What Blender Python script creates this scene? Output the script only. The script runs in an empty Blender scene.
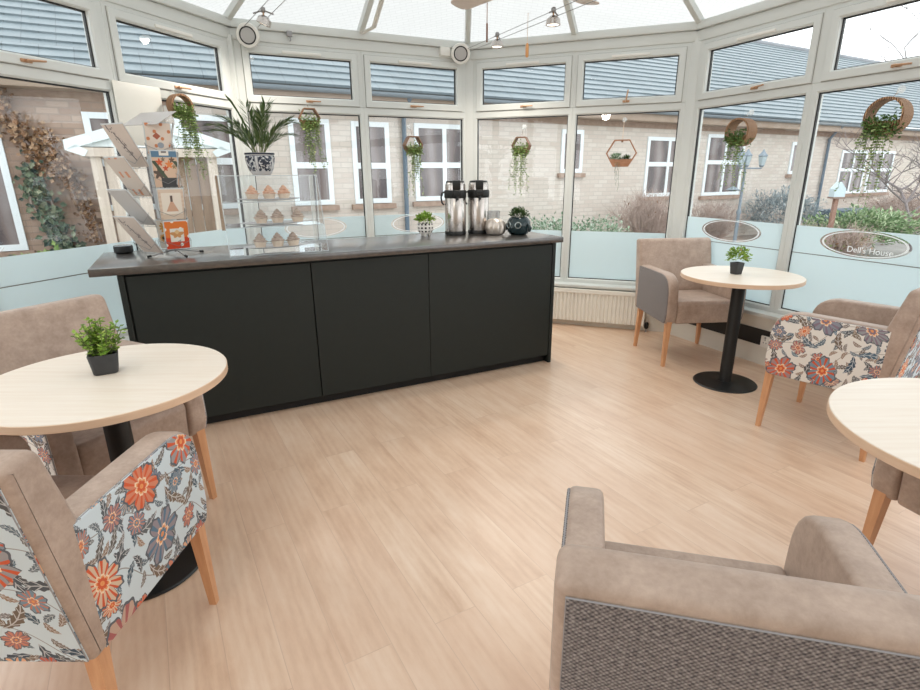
import bpy, bmesh, math, random
from mathutils import Vector, Matrix, noise
PI = math.pi
R = math.radians
rng = random.Random(7)
scene = bpy.context.scene
COL = scene.collection

# ------------------------------------------------------------------ shape helpers
def newell_offset(poly, d):
    n = len(poly)
    area = sum(poly[i][0]*poly[(i+1) % n][1]-poly[(i+1) % n][0]*poly[i][1] for i in range(n))
    sg = 1 if area > 0 else -1
    out = []
    for i in range(n):
        p0, p1, p2 = Vector(poly[i-1]), Vector(poly[i]), Vector(poly[(i+1) % n])
        e1, e2 = (p1-p0), (p2-p1)
        if e1.length < 1e-9 or e2.length < 1e-9:
            out.append(tuple(p1)); continue
        e1.normalize(); e2.normalize()
        n1 = Vector((-e1.y, e1.x))*sg; n2 = Vector((-e2.y, e2.x))*sg
        b = n1+n2
        if b.length < 1e-6: b = n1
        b.normalize()
        k = max(.45, b.dot(n1))
        q = p1+b*(d/k)
        out.append((q.x, q.y))
    return out

class MB:
    """collects shapes in one bmesh"""
    def __init__(self): self.bm = bmesh.new()
    def verts(self, pts, M=None):
        return [self.bm.verts.new(M @ Vector(p) if M else Vector(p)) for p in pts]
    def face(self, vs):
        try: return self.bm.faces.new(vs)
        except ValueError: return None
    def quad(self, pts, M=None): return self.face(self.verts(pts, M))
    def loft(self, loops, closed=True, cap0=True, cap1=True, M=None):
        vl = [self.verts(l, M) for l in loops]
        for a, b in zip(vl, vl[1:]):
            n = len(a)
            for i in range(n if closed else n-1):
                j = (i+1) % n
                self.face([a[i], a[j], b[j], b[i]])
        if cap0: self.face(list(reversed(vl[0])))
        if cap1: self.face(vl[-1])
        return self
    def prism(self, poly, d0, d1, b=0.0, M=None, seg=3, b0=True, b1=True):
        """2D polygon extruded from d0 to d1 along the third axis, with rounded rims of radius b"""
        loops = []
        if b > 0 and b0:
            for k in range(seg):
                a = k/seg*PI/2
                ins = b*(1-math.sin(a)); d = d0+b*(1-math.cos(a))
                loops.append([(x, y, d) for x, y in newell_offset(poly, ins)])
            loops.append([(x, y, d0+b) for x, y in poly])
        else: loops.append([(x, y, d0) for x, y in poly])
        if b > 0 and b1:
            loops.append([(x, y, d1-b) for x, y in poly])
            for k in range(seg-1, -1, -1):
                a = k/seg*PI/2
                ins = b*(1-math.sin(a)); d = d1-b*(1-math.cos(a))
                loops.append([(x, y, d) for x, y in newell_offset(poly, ins)])
        else: loops.append([(x, y, d1) for x, y in poly])
        return self.loft(loops, M=M)
    def box(self, x0, x1, y0, y1, z0, z1, b=0.0, M=None, r=0.0):
        poly = rrect(x0, x1, y0, y1, r) if r > 0 else [(x0, y0), (x1, y0), (x1, y1), (x0, y1)]
        return self.prism(poly, z0, z1, b, M, 2)
    def lathe(self, prof, seg=32, M=None, cap0=True, cap1=True):
        loops = [[(r*math.cos(2*PI*i/seg), r*math.sin(2*PI*i/seg), z) for i in range(seg)] for r, z in prof]
        return self.loft(loops, M=M, cap0=cap0, cap1=cap1)
    def tube(self, pts, rad, seg=6, M=None, closed=False):
        pts = [Vector(p) for p in pts]
        n = len(pts)
        rads = rad if isinstance(rad, (list, tuple)) else [rad]*n
        loops = []; ref = None
        for i, p in enumerate(pts):
            if closed: t = pts[(i+1) % n]-pts[i-1]
            else: t = pts[min(i+1, n-1)]-pts[max(i-1, 0)]
            if t.length < 1e-9: t = Vector((0, 0, 1))
            t.normalize()
            if ref is None:
                ref = Vector((0, 0, 1)) if abs(t.z) < .9 else Vector((1, 0, 0))
            a = t.cross(ref)
            if a.length < 1e-6: a = t.orthogonal()
            a.normalize(); b = a.cross(t).normalized(); ref = b
            loops.append([tuple(p+(a*math.cos(2*PI*k/seg)+b*math.sin(2*PI*k/seg))*rads[i]) for k in range(seg)])
        if closed: loops.append(loops[0])
        return self.loft(loops, M=M, cap0=not closed, cap1=not closed)
    def leaf(self, p, d, up, L, W, fold=.25, M=None):
        p, d, up = Vector(p), Vector(d).normalized(), Vector(up)
        s = d.cross(up)
        if s.length < 1e-5: s = d.orthogonal()
        s.normalize(); u = s.cross(d).normalized()
        a = p; m = p+d*L*.5-u*W*fold; t = p+d*L
        l = p+d*L*.45+s*W*.5+u*W*.1; r_ = p+d*L*.45-s*W*.5+u*W*.1
        va, vm, vt, vl, vr = self.verts([a, m, t, l, r_], M)
        self.face([va, vm, vl]); self.face([vm, vt, vl]); self.face([va, vr, vm]); self.face([vm, vr, vt])
    def build(self, name, mat, parent=None, smooth=42, keep_normals=False):
        bm = self.bm
        if not keep_normals: bmesh.ops.recalc_face_normals(bm, faces=bm.faces[:])
        uv = bm.loops.layers.uv.new('UVMap')
        for f in bm.faces:
            n = f.normal; ax = max(range(3), key=lambda i: abs(n[i]))
            for l in f.loops:
                c = l.vert.co
                l[uv].uv = ((c.y, c.z) if ax == 0 else (c.x, c.z) if ax == 1 else (c.x, c.y))
        me = bpy.data.meshes.new(name)
        bm.to_mesh(me); bm.free()
        if smooth:
            me.polygons.foreach_set('use_smooth', [True]*len(me.polygons))
            me.set_sharp_from_angle(angle=R(smooth))
        for m in (mat if isinstance(mat, (list, tuple)) else [mat]): me.materials.append(m)
        o = bpy.data.objects.new(name, me); COL.objects.link(o)
        if parent is not None: o.parent = parent
        return o

def rrect(x0, x1, y0, y1, r, n=5):
    out = []
    for cx, cy, a0 in ((x1-r, y0+r, -90), (x1-r, y1-r, 0), (x0+r, y1-r, 90), (x0+r, y0+r, 180)):
        for k in range(n+1):
            a = R(a0+90*k/n); out.append((cx+r*math.cos(a), cy+r*math.sin(a)))
    return out
def rpoly(pts, rads, n=5):
    """polygon with rounded corners"""
    out = []
    N = len(pts)
    for i in range(N):
        p0, p1, p2 = Vector(pts[i-1]), Vector(pts[i]), Vector(pts[(i+1) % N]); r = rads[i]
        if r <= 0: out.append(tuple(p1)); continue
        a = (p0-p1).normalized(); b = (p2-p1).normalized()
        ang = a.angle(b); t = r/math.tan(ang/2)
        t = min(t, (p0-p1).length*.49, (p2-p1).length*.49)
        q0, q1 = p1+a*t, p1+b*t
        for k in range(n+1):
            s = k/n
            q = q0*(1-s)**2+p1*2*s*(1-s)+q1*s*s
            out.append((q.x, q.y))
    return out
YZX = Matrix(((0, 0, 1, 0), (1, 0, 0, 0), (0, 1, 0, 0), (0, 0, 0, 1)))      # (a,b,c) -> x=c, y=a, z=b
XZY = Matrix(((1, 0, 0, 0), (0, 0, 1, 0), (0, 1, 0, 0), (0, 0, 0, 1)))      # (a,b,c) -> x=a, y=c, z=b
def T(x, y, z): return Matrix.Translation((x, y, z))
def RZ(a): return Matrix.Rotation(a, 4, 'Z')

def tag(o, label, cat, group=None, kind=None):
    o['label'] = label; o['category'] = cat
    if group: o['group'] = group
    if kind: o['kind'] = kind
    return o
def thing(name, label, cat, loc=(0, 0, 0), rz=0, group=None, kind=None):
    o = bpy.data.objects.new(name, None); COL.objects.link(o)
    o.empty_display_size = .1
    o.location = loc; o.rotation_euler = (0, 0, rz)
    return tag(o, label, cat, group, kind)
def dup(root, loc, rz, label, group=None):
    r = root.copy(); COL.objects.link(r); r.location = loc; r.rotation_euler = (0, 0, rz); r['label'] = label
    if group: r['group'] = group
    for ch in list(root.children):
        c = ch.copy(); COL.objects.link(c); c.parent = r
        for g in list(ch.children):
            d = g.copy(); COL.objects.link(d); d.parent = c
    return r

# ------------------------------------------------------------------ materials
class S:
    """a socket with arithmetic"""
    def __init__(s, nt, k): s.nt = nt; s.k = k
    def _m(s, op, *a):
        n = s.nt.nodes.new('ShaderNodeMath'); n.operation = op
        for i, v in enumerate((s,)+a):
            if isinstance(v, S): s.nt.links.new(v.k, n.inputs[i])
            else: n.inputs[i].default_value = v
        return S(s.nt, n.outputs[0])
    def __add__(s, o): return s._m('ADD', o)
    def __sub__(s, o): return s._m('SUBTRACT', o)
    def __mul__(s, o): return s._m('MULTIPLY', o)
    def __truediv__(s, o): return s._m('DIVIDE', o)
    def lt(s, o): return s._m('LESS_THAN', o)
    def gt(s, o): return s._m('GREATER_THAN', o)
    def sin(s): return s._m('SINE')
    def cos(s): return s._m('COSINE')
    def abs(s): return s._m('ABSOLUTE')
    def max(s, o): return s._m('MAXIMUM', o)
    def min(s, o): return s._m('MINIMUM', o)
    def sqrt(s): return s._m('SQRT')
    def atan2(s, o): return s._m('ARCTAN2', o)
    def fract(s): return s._m('FRACT')

class Mat:
    def __init__(s, name, color=(.8, .8, .8), rough=.5, metal=0, **kw):
        s.m = bpy.data.materials.new(name); s.m.use_nodes = True
        s.nt = s.m.node_tree; s.b = s.nt.nodes['Principled BSDF']; s.out = s.nt.nodes['Material Output']
        s.set('Base Color', (*color, 1)); s.set('Roughness', rough); s.set('Metallic', metal)
        for k, v in kw.items(): s.set(k.replace('_', ' ').title().replace('Ior', 'IOR'), v)
    def set(s, k, v): s.b.inputs[k].default_value = v
    def n(s, t, **kw):
        n = s.nt.nodes.new('ShaderNode'+t)
        for k, v in kw.items(): setattr(n, k, v)
        return n
    def link(s, a, b): s.nt.links.new(a.k if isinstance(a, S) else a, b)
    def uv(s): return s.n('TexCoord').outputs['UV']
    def obj(s): return s.n('TexCoord').outputs['Object']
    def map(s, vec, scale=(1, 1, 1), rot=(0, 0, 0), loc=(0, 0, 0)):
        n = s.n('Mapping'); n.inputs['Scale'].default_value = scale; n.inputs['Rotation'].default_value = rot; n.inputs['Location'].default_value = loc
        s.link(vec, n.inputs['Vector']); return n.outputs['Vector']
    def noise(s, vec, scale, detail=4, rough=.55, out='Fac'):
        n = s.n('TexNoise'); n.inputs['Scale'].default_value = scale; n.inputs['Detail'].default_value = detail; n.inputs['Roughness'].default_value = rough
        s.link(vec, n.inputs['Vector']); return S(s.nt, n.outputs[out])
    def ramp(s, fac, stops):
        n = s.n('ValToRGB'); el = n.color_ramp.elements
        while len(el) < len(stops): el.new(.5)
        for e, (p, c) in zip(el, stops): e.position = p; e.color = (*c, 1)
        s.link(fac, n.inputs['Fac']); return n.outputs['Color']
    def mix(s, fac, a, b):
        n = s.n('Mix', data_type='RGBA')
        for v, i in ((fac, 0), (a, 6), (b, 7)):
            if isinstance(v, (S,)) or hasattr(v, 'is_output'): s.link(v, n.inputs[i])
            elif i == 0: n.inputs[0].default_value = v
            else: n.inputs[i].default_value = (*v, 1)
        return n.outputs[2]
    def color(s, c): s.link(c, s.b.inputs['Base Color']); return s
    def bump(s, h, strength=.2, dist=.005):
        n = s.n('Bump'); n.inputs['Strength'].default_value = strength; n.inputs['Distance'].default_value = dist
        s.link(h, n.inputs['Height']); s.link(n.outputs['Normal'], s.b.inputs['Normal']); return s

def srgb(r, g, b):
    f = lambda c: (c/255/12.92) if c/255 <= .04045 else ((c/255+.055)/1.055)**2.4
    return (f(r), f(g), f(b))

def mat_plain(name, c, rough=.5, metal=0, **kw): return Mat(name, c, rough, metal, **kw).m
def mat_mottle(name, c1, c2, scale=8, rough=.5, bump=.0, metal=0, bs=60):
    m = Mat(name, c1, rough, metal)
    m.color(m.ramp(m.noise(m.obj(), scale, 5), [(.3, c1), (.7, c2)]))
    if bump: m.bump(m.noise(m.obj(), bs, 3), bump, .003)
    return m.m
def mat_wood(name, c1, c2, scale=(3, 60, 60), rough=.45):
    m = Mat(name, c1, rough)
    v = m.map(m.obj(), scale)
    m.color(m.ramp(m.noise(v, 1.0, 5, .6), [(.3, c1), (.7, c2)]))
    return m.m
def thin_glass(name, tint=(1, 1, 1), f0=.04, rough=.0):
    m = bpy.data.materials.new(name); m.use_nodes = True; nt = m.node_tree; nt.nodes.clear()
    out = nt.nodes.new('ShaderNodeOutputMaterial'); tr = nt.nodes.new('ShaderNodeBsdfTransparent'); gl = nt.nodes.new('ShaderNodeBsdfGlossy')
    tr.inputs[0].default_value = (*tint, 1); gl.inputs['Roughness'].default_value = rough; gl.inputs[0].default_value = (1, 1, 1, 1)
    fr = nt.nodes.new('ShaderNodeFresnel'); fr.inputs[0].default_value = 1.45
    mx = nt.nodes.new('ShaderNodeMixShader')
    mu = nt.nodes.new('ShaderNodeMath'); mu.operation = 'MULTIPLY'; mu.inputs[1].default_value = f0/.034; nt.links.new(fr.outputs[0], mu.inputs[0])
    # only the front side mirrors, so both faces of a pane behave alike
    ge = nt.nodes.new('ShaderNodeNewGeometry'); iv = nt.nodes.new('ShaderNodeMath'); iv.operation = 'SUBTRACT'; iv.inputs[0].default_value = 1
    nt.links.new(ge.outputs['Backfacing'], iv.inputs[1])
    m2 = nt.nodes.new('ShaderNodeMath'); m2.operation = 'MULTIPLY'; nt.links.new(mu.outputs[0], m2.inputs[0]); nt.links.new(iv.outputs[0], m2.inputs[1])
    nt.links.new(m2.outputs[0], mx.inputs[0]); nt.links.new(tr.outputs[0], mx.inputs[1]); nt.links.new(gl.outputs[0], mx.inputs[2]); nt.links.new(mx.outputs[0], out.inputs[0])
    return m
def translucent(name, col, clear, diff=.3, tclear=(1, 1, 1), lines=False):
    """sheet that lets light through: part clear, part scattering"""
    m = bpy.data.materials.new(name); m.use_nodes = True; nt = m.node_tree; nt.nodes.clear()
    out = nt.nodes.new('ShaderNodeOutputMaterial'); tr = nt.nodes.new('ShaderNodeBsdfTransparent'); tr.inputs[0].default_value = (*tclear, 1)
    tl = nt.nodes.new('ShaderNodeBsdfTranslucent'); df = nt.nodes.new('ShaderNodeBsdfDiffuse')
    tl.inputs[0].default_value = (*col, 1); df.inputs[0].default_value = (*col, 1)
    a = nt.nodes.new('ShaderNodeMixShader'); a.inputs[0].default_value = diff
    nt.links.new(tl.outputs[0], a.inputs[1]); nt.links.new(df.outputs[0], a.inputs[2])
    b = nt.nodes.new('ShaderNodeMixShader'); b.inputs[0].default_value = 1-clear
    nt.links.new(tr.outputs[0], b.inputs[1]); nt.links.new(a.outputs[0], b.inputs[2]); nt.links.new(b.outputs[0], out.inputs[0])
    if lines:
        tc = nt.nodes.new('ShaderNodeTexCoord'); br = nt.nodes.new('ShaderNodeTexBrick')
        br.inputs['Scale'].default_value = 1; br.inputs['Brick Width'].default_value = .09; br.inputs['Row Height'].default_value = .03; br.inputs['Mortar Size'].default_value = .0025
        br.inputs['Color1'].default_value = (*col, 1); br.inputs['Color2'].default_value = (col[0]*.97, col[1]*.97, col[2]*.97, 1); br.inputs['Mortar'].default_value = (col[0]*.86, col[1]*.86, col[2]*.86, 1)
        nt.links.new(tc.outputs['UV'], br.inputs['Vector']); nt.links.new(br.outputs[0], tl.inputs[0]); nt.links.new(br.outputs[0], tr.inputs[0])
    return m

M_ = {}
M_['frame'] = mat_plain('white_upvc', srgb(214, 217, 214), .35)
M_['frame_line'] = mat_plain('upvc_seam', srgb(150, 147, 142), .6)
M_['gasket'] = mat_plain('black_gasket', (.012, .013, .014), .5)
M_['glass'] = thin_glass('window_glass', (.97, .985, .985), .05)
M_['acrylic'] = thin_glass('clear_acrylic', (.97, .98, .985), .06)
M_['acrylic_edge'] = translucent('acrylic_edge', (.85, .9, .92), .55, .5)
M_['frost'] = translucent('frosted_film', (.78, .87, .89), .08, .45)
M_['etch'] = translucent('etched_film', (.95, .97, .98), .1, .7)
M_['film_seam'] = mat_plain('film_seam', srgb(120, 118, 112), .6)
M_['roof_sheet'] = translucent('polycarbonate', (.52, .525, .512), .03, .10, (.95, .96, .94), True)
M_['white'] = mat_plain('white_paint', srgb(232, 230, 224), .5)
M_['cream'] = mat_mottle('cream_wall', srgb(226, 222, 212), srgb(220, 216, 206), 3, .7)
M_['rad'] = mat_plain('radiator_white', srgb(238, 235, 226), .35)
M_['black'] = mat_plain('matt_black', (.004, .0045, .0045), .5)
M_['black_satin'] = mat_mottle('black_satin', (.004, .005, .005), (.007, .008, .008), 6, .36)
M_['rubber'] = mat_plain('black_rubber', (.015, .015, .015), .6)
M_['brass'] = mat_plain('copper_handle', srgb(190, 150, 118), .4, .5)
M_['steel'] = mat_plain('brushed_steel', (.56, .52, .49), .24, 1.0)
M_['chrome'] = mat_plain('chrome', (.75, .74, .73), .15, 1.0)
M_['wire'] = mat_plain('grey_wire', (.30, .29, .29), .35, .9)
M_['counter'] = mat_mottle('dark_green_panel', (.0050, .0088, .0070), (.0062, .0108, .0086), 25, .6)
M_['plinth'] = mat_plain('plinth_black', (.006, .006, .006), .7)

def mk_worktop():
    m = Mat('dark_worktop', (.05, .045, .04), .2, 0, specular_ior_level=1.0, coat_weight=.8, coat_roughness=.32)
    m.color(m.ramp(m.noise(m.map(m.obj(), (2, 30, 30)), 2, 5), [(.35, (.036, .030, .026)), (.7, (.066, .052, .043))]))
    return m.m
M_['worktop'] = mk_worktop()
def mk_floor():
    m = Mat('oak_vinyl', (.6, .45, .34), .36, 0, specular_ior_level=.75, coat_weight=.35, coat_roughness=.34)
    v = m.map(m.uv(), (1, 1, 1), (0, 0, R(-119.5)))     # planks run across the room towards the dark counter
    b = m.n('TexBrick'); b.offset = .37; b.inputs['Scale'].default_value = 1; b.inputs['Brick Width'].default_value = 1.25; b.inputs['Row Height'].default_value = .152
    b.inputs['Mortar Size'].default_value = .0012; b.inputs['Mortar Smooth'].default_value = .1; b.inputs['Bias'].default_value = 0
    b.inputs['Color1'].default_value = (0, 0, 0, 1); b.inputs['Color2'].default_value = (1, 1, 1, 1); b.inputs['Mortar'].default_value = (.5, .5, .5, 1)
    m.link(v, b.inputs['Vector'])
    # shift the grain per plank
    add = m.n('VectorMath', operation='MULTIPLY_ADD'); m.link(b.outputs['Color'], add.inputs[0]); add.inputs[1].default_value = (7, 7, 7); m.link(v, add.inputs[2])
    g = m.noise(m.map(add.outputs[0], (2.0, 26, 26)), 1.0, 6, .62)
    g2 = m.noise(m.map(add.outputs[0], (1.8, 6, 6)), 1.5, 5, .68)
    w = m.n('TexWave', wave_type='RINGS'); w.inputs['Scale'].default_value = 1.0; w.inputs['Distortion'].default_value = 5; w.inputs['Detail'].default_value = 3; w.inputs['Detail Scale'].default_value = 1.2
    m.link(m.map(add.outputs[0], (1.6, 14, 14)), w.inputs['Vector'])
    f = g*.30+g2*.64+S(m.nt, w.outputs['Fac'])*.06
    col = m.ramp(f, [(.32, srgb(200, 164, 136)), (.5, srgb(220, 190, 164)), (.66, srgb(230, 206, 184))])
    bw = m.n('RGBToBW'); m.link(b.outputs['Color'], bw.inputs[0])
    tint = m.mix(S(m.nt, bw.outputs[0])*.30, col, srgb(208, 170, 143))
    m.color(m.mix(S(m.nt, b.outputs['Fac'])*.35, tint, srgb(166, 132, 108)))
    m.bump(g, .04, .002)
    return m.m
M_['floor'] = mk_floor()
M_['tabletop'] = mat_wood('pale_birch', srgb(228, 214, 198), srgb(236, 226, 213), (3, 50, 50), .36)
M_['tabledge'] = mat_wood('birch_edge', srgb(214, 180, 150), srgb(222, 192, 165), (8, 8, 90), .4)
M_['leg'] = mat_wood('beech_leg', srgb(196, 140, 98), srgb(216, 164, 122), (40, 40, 5), .4)
def mk_leather(name, c1, c2):
    m = Mat(name, c1, .5)
    n1 = m.noise(m.obj(), 14, 6, .7); n2 = m.noise(m.obj(), 90, 3)
    m.color(m.ramp(n1*.75+n2*.25, [(.33, c1), (.68, c2)]))
    m.bump(n2, .12, .002); m.set('Sheen Weight', .15)
    return m.m
M_['leather'] = mk_leather('taupe_leatherette', srgb(154, 132, 117), srgb(188, 166, 151))
def mk_weave():
    m = Mat('grey_weave', (.2, .2, .22), .9)
    wob = m.noise(m.uv(), 60, 2, .5, 'Color'); va = m.n('VectorMath', operation='MULTIPLY_ADD'); m.link(wob, va.inputs[0]); va.inputs[1].default_value = (.004,)*3; m.link(m.uv(), va.inputs[2])
    sx = m.n('SeparateXYZ'); m.link(va.outputs[0], sx.inputs[0]); x, y = S(m.nt, sx.outputs[0]), S(m.nt, sx.outputs[1])
    h = (x*(2*PI/.0092)).sin()*(y*(2*PI/.0080)).sin()
    n = m.noise(m.uv(), 130, 3, .6)
    f = h*.20+n*1.0
    m.color(m.ramp(f, [(.25, srgb(66, 62, 66)), (.5, srgb(118, 111, 110)), (.8, srgb(166, 160, 158))]))
    m.bump(h, .5, .002); m.set('Sheen Weight', .2); m.set('Specular IOR Level', .2)
    return m.m
M_['weave'] = mk_weave()
def mk_floral(name, base, seed):
    """printed upholstery: big petalled flowers, leaves and thin stems on a pale ground"""
    m = Mat(name, base, .75)
    nt = m.nt
    wob = m.noise(m.uv(), 9, 2, .5, 'Color')
    def cells(scale, randm, off, warp=.02):
        mp = m.map(m.uv(), (scale, scale, scale), (0, 0, 0), (off, off*1.7, 0))
        va = m.n('VectorMath', operation='MULTIPLY_ADD'); m.link(wob, va.inputs[0]); va.inputs[1].default_value = (warp*scale,)*3; m.link(mp, va.inputs[2])
        vo = m.n('TexVoronoi', voronoi_dimensions='2D'); vo.inputs['Scale'].default_value = 1; vo.inputs['Randomness'].default_value = randm
        m.link(va.outputs[0], vo.inputs['Vector'])
        d = m.n('VectorMath', operation='SUBTRACT'); m.link(va.outputs[0], d.inputs[0]); m.link(vo.outputs['Position'], d.inputs[1])
        xy = m.n('SeparateXYZ'); m.link(d.outputs[0], xy.inputs[0])
        sc = m.n('SeparateColor'); m.link(vo.outputs['Color'], sc.inputs[0])
        return S(nt, xy.outputs[0]), S(nt, xy.outputs[1]), [S(nt, sc.outputs[i]) for i in range(3)]
    def spin(x, y, a):
        c, s_ = a.cos(), a.sin()
        return x*c-y*s_, x*s_+y*c
    col = m.mix(m.noise(m.uv(), 5, 2), base, tuple(c*.93 for c in base))
    # thin stems
    sx = m.n('SeparateXYZ'); m.link(m.map(m.uv(), (1, 1, 1), (0, 0, .5)), sx.inputs[0]); ux, uy = S(nt, sx.outputs[0]), S(nt, sx.outputs[1])
    st = (((uy+(ux*21).sin()*.022+seed*.03)/.13).fract()-.5).abs().lt(.011)
    col = m.mix(st*.75, col, srgb(126, 112, 100))
    # leaves, two sizes
    for scale, rnd, off, a, b, pal in ((19, .8, seed+9.9, .46, .17, [srgb(110, 104, 98), srgb(84, 112, 128), srgb(150, 120, 96), srgb(96, 104, 108)]), (13, .75, seed+3.3, .45, .15, [srgb(96, 90, 84), srgb(62, 88, 104), srgb(128, 108, 88), srgb(70, 78, 84)]), (8.5, .8, seed+7.7, .46, .13, [srgb(70, 100, 118), srgb(120, 100, 82), srgb(90, 86, 82), srgb(52, 74, 92)])):
        x, y, (r, g, bb) = cells(scale, rnd, off, .012)
        x, y = spin(x, y, r*6.283)
        yy = y+x*x*.7
        w = ((x*x*(-1/(a*a))+1.0).max(0.0))*b
        w = w*((x*42).sin()*.16+.92)
        mask = yy.abs().lt(w)*g.lt(.85)
        vein = (yy.abs().lt(.012)).max(((x*30+yy.abs()*40).sin()).gt(.86))
        lc = m.ramp(bb, [(0, pal[0]), (.33, pal[1]), (.6, pal[2]), (1, pal[3])])
        lc = m.mix(vein*.45, lc, tuple(min(1, c*1.5+.15) for c in base))
        col = m.mix(mask, col, lc)
    # flowers
    for scale, rnd, off, R0, thr in ((10.0, .7, seed+1.1, .40, .70), (5.0, .72, seed+5.2, .42, .92)):
        x, y, (r, g, bb) = cells(scale, rnd, off, .010)
        x, y = spin(x, y, r*6.283)
        y = y*(bb*.5+1.0)
        rad = (x*x+y*y).sqrt(); ang = y.atan2(x)
        k = (bb*3.99)._m('FLOOR')+5.0
        pet = ((ang*k*.5).sin().abs().sqrt())*.50+.50
        pet = pet+(ang*k*3).sin()*.035
        q = rad/(pet*R0)
        mask = q.lt(1.0)*g.lt(thr)
        A = m.ramp(r, [(0, srgb(214, 96, 54)), (.3, srgb(200, 80, 48)), (.42, srgb(84, 120, 142)), (.6, srgb(96, 128, 146)), (.75, srgb(220, 120, 70)), (1, srgb(72, 104, 126))])
        B = m.ramp(bb, [(0, srgb(230, 176, 136)), (.4, srgb(104, 138, 156)), (.6, srgb(222, 130, 88)), (.75, srgb(92, 124, 146)), (1, srgb(232, 196, 160))])
        stripe = ((ang*k*2.0).sin()).gt(.35)
        inner = m.mix(stripe*q.gt(.36), B, A)
        inner = m.mix(q.lt(.36), inner, A)
        inner = m.mix(q.gt(.30)*q.lt(.38), inner, srgb(236, 206, 176))
        inner = m.mix((rad*70).sin().gt(.3)*q.lt(.30), inner, srgb(226, 150, 90))
        inner = m.mix(q.gt(.90), inner, srgb(92, 96, 104))
        col = m.mix(mask, col, inner)
    m.color(col)
    m.bump(m.noise(m.uv(), 700, 1), .08, .001)
    return m.m
M_['floral_blue'] = mk_floral('floral_print_blue', srgb(206, 218, 224), 0.0)
M_['floral_cream'] = mk_floral('floral_print_cream', srgb(228, 222, 214), 2.0)

def mk_brick(nm='buff_brick', c1=srgb(216, 209, 200), c2=srgb(202, 190, 180), c3=srgb(192, 186, 178), c4=srgb(204, 191, 180)):
    m = Mat(nm, c1, .85)
    b = m.n('TexBrick'); b.inputs['Scale'].default_value = 1; b.inputs['Brick Width'].default_value = .225; b.inputs['Row Height'].default_value = .075; b.inputs['Mortar Size'].default_value = .007; b.inputs['Bias'].default_value = -.1
    b.inputs['Color1'].default_value = (*c1, 1); b.inputs['Color2'].default_value = (*c2, 1); b.inputs['Mortar'].default_value = (*c3, 1)
    m.link(m.uv(), b.inputs['Vector'])
    n = m.noise(m.uv(), .8, 3)
    m.color(m.mix(n*.45 if nm == 'buff_brick' else (n-.3)*1.6, b.outputs['Color'], c4))
    m.bump(S(m.nt, b.outputs['Fac'])*-1.0, .4, .01)
    return m.m
M_['brick'] = mk_brick()
M_['brick_brown'] = mk_brick('brown_brick', srgb(186, 164, 148), srgb(158, 132, 116), srgb(158, 142, 130), srgb(126, 100, 84))  # darker, browner mottled brick for the wall length behind porch and ivy
M_['brick_red'] = mat_mottle('red_brick', srgb(172, 150, 134), srgb(150, 126, 112), 12, .85)
def mk_slate():
    m = Mat('slate', (.2, .25, .28), .42)
    b = m.n('TexBrick'); b.inputs['Scale'].default_value = 1; b.inputs['Brick Width'].default_value = .33; b.inputs['Row Height'].default_value = 50; b.inputs['Mortar Size'].default_value = .004
    b.inputs['Color1'].default_value = (*srgb(104, 118, 125), 1); b.inputs['Color2'].default_value = (*srgb(116, 130, 137), 1); b.inputs['Mortar'].default_value = (*srgb(74, 84, 90), 1)
    m.link(m.uv(), b.inputs['Vector'])
    m.color(m.mix(m.noise(m.obj(), 2.2, 4)*.35, b.outputs['Color'], srgb(142, 152, 156)))
    return m.m
M_['slate'] = mk_slate()
M_['lead'] = mat_mottle('lead_grey', srgb(120, 124, 130), srgb(134, 138, 143), 3, .6)
M_['fascia'] = mat_mottle('beige_fascia', srgb(158, 138, 120), srgb(172, 152, 136), 4, .6)
M_['gutter'] = mat_plain('grey_gutter', srgb(126, 138, 148), .45)
M_['pipe'] = mat_plain('blue_grey_pipe', srgb(106, 124, 140), .45)
M_['upvc_out'] = mat_plain('outdoor_upvc', srgb(232, 240, 244), .4)
def mk_dark_pane():
    m = Mat('house_glass', (.1, .1, .1), .08)
    w = m.n('TexWave', bands_direction='X'); w.inputs['Scale'].default_value = .9; w.inputs['Distortion'].default_value = 3; m.link(m.uv(), w.inputs['Vector'])
    m.color(m.ramp(S(m.nt, w.outputs['Fac'])*.5+m.noise(m.uv(), 2, 2)*.5, [(.25, srgb(84, 76, 78)), (.55, srgb(118, 106, 104)), (.85, srgb(146, 140, 140))]))
    return m.m
M_['house_glass'] = mk_dark_pane()
M_['paving'] = mat_mottle('grey_paving', srgb(150, 148, 144), srgb(170, 168, 162), 4, .85)
M_['soil'] = mat_mottle('bark_soil', srgb(144, 130, 120), srgb(172, 160, 150), 18, .95)
M_['timber'] = mat_wood('weathered_timber', srgb(196, 182, 168), srgb(216, 204, 190), (30, 30, 2), .7)
M_['timber_dark'] = mat_wood('brown_boards', srgb(128, 104, 84), srgb(150, 126, 104), (20, 20, 2), .7)
M_['porch_white'] = mat_plain('porch_white', srgb(226, 236, 238), .5)
def mat_leaf(name, c1, c2, c3=None, rough=.5):
    m = Mat(name, c1, rough)
    oi = m.n('NewGeometry')
    st = [(.0, c1), (.6, c2), (1, c3 or c2)]
    m.color(m.ramp(S(m.nt, oi.outputs['Random Per Island']), st))
    m.set('Subsurface Weight', 0)
    return m.m
M_['lime'] = mat_leaf('lime_leaf', srgb(92, 128, 40), srgb(134, 168, 62), srgb(172, 196, 96))
M_['green'] = mat_leaf('green_leaf', srgb(54, 84, 36), srgb(84, 118, 54), srgb(116, 146, 80))
M_['dark_green'] = mat_leaf('dark_leaf', srgb(34, 56, 24), srgb(58, 86, 38), srgb(86, 116, 56))
M_['vine'] = mat_leaf('vine_leaf', srgb(96, 126, 62), srgb(136, 162, 92), srgb(178, 190, 130))
M_['palm'] = mat_leaf('palm_leaf', srgb(46, 70, 34), srgb(74, 104, 52), srgb(112, 130, 84))
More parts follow.
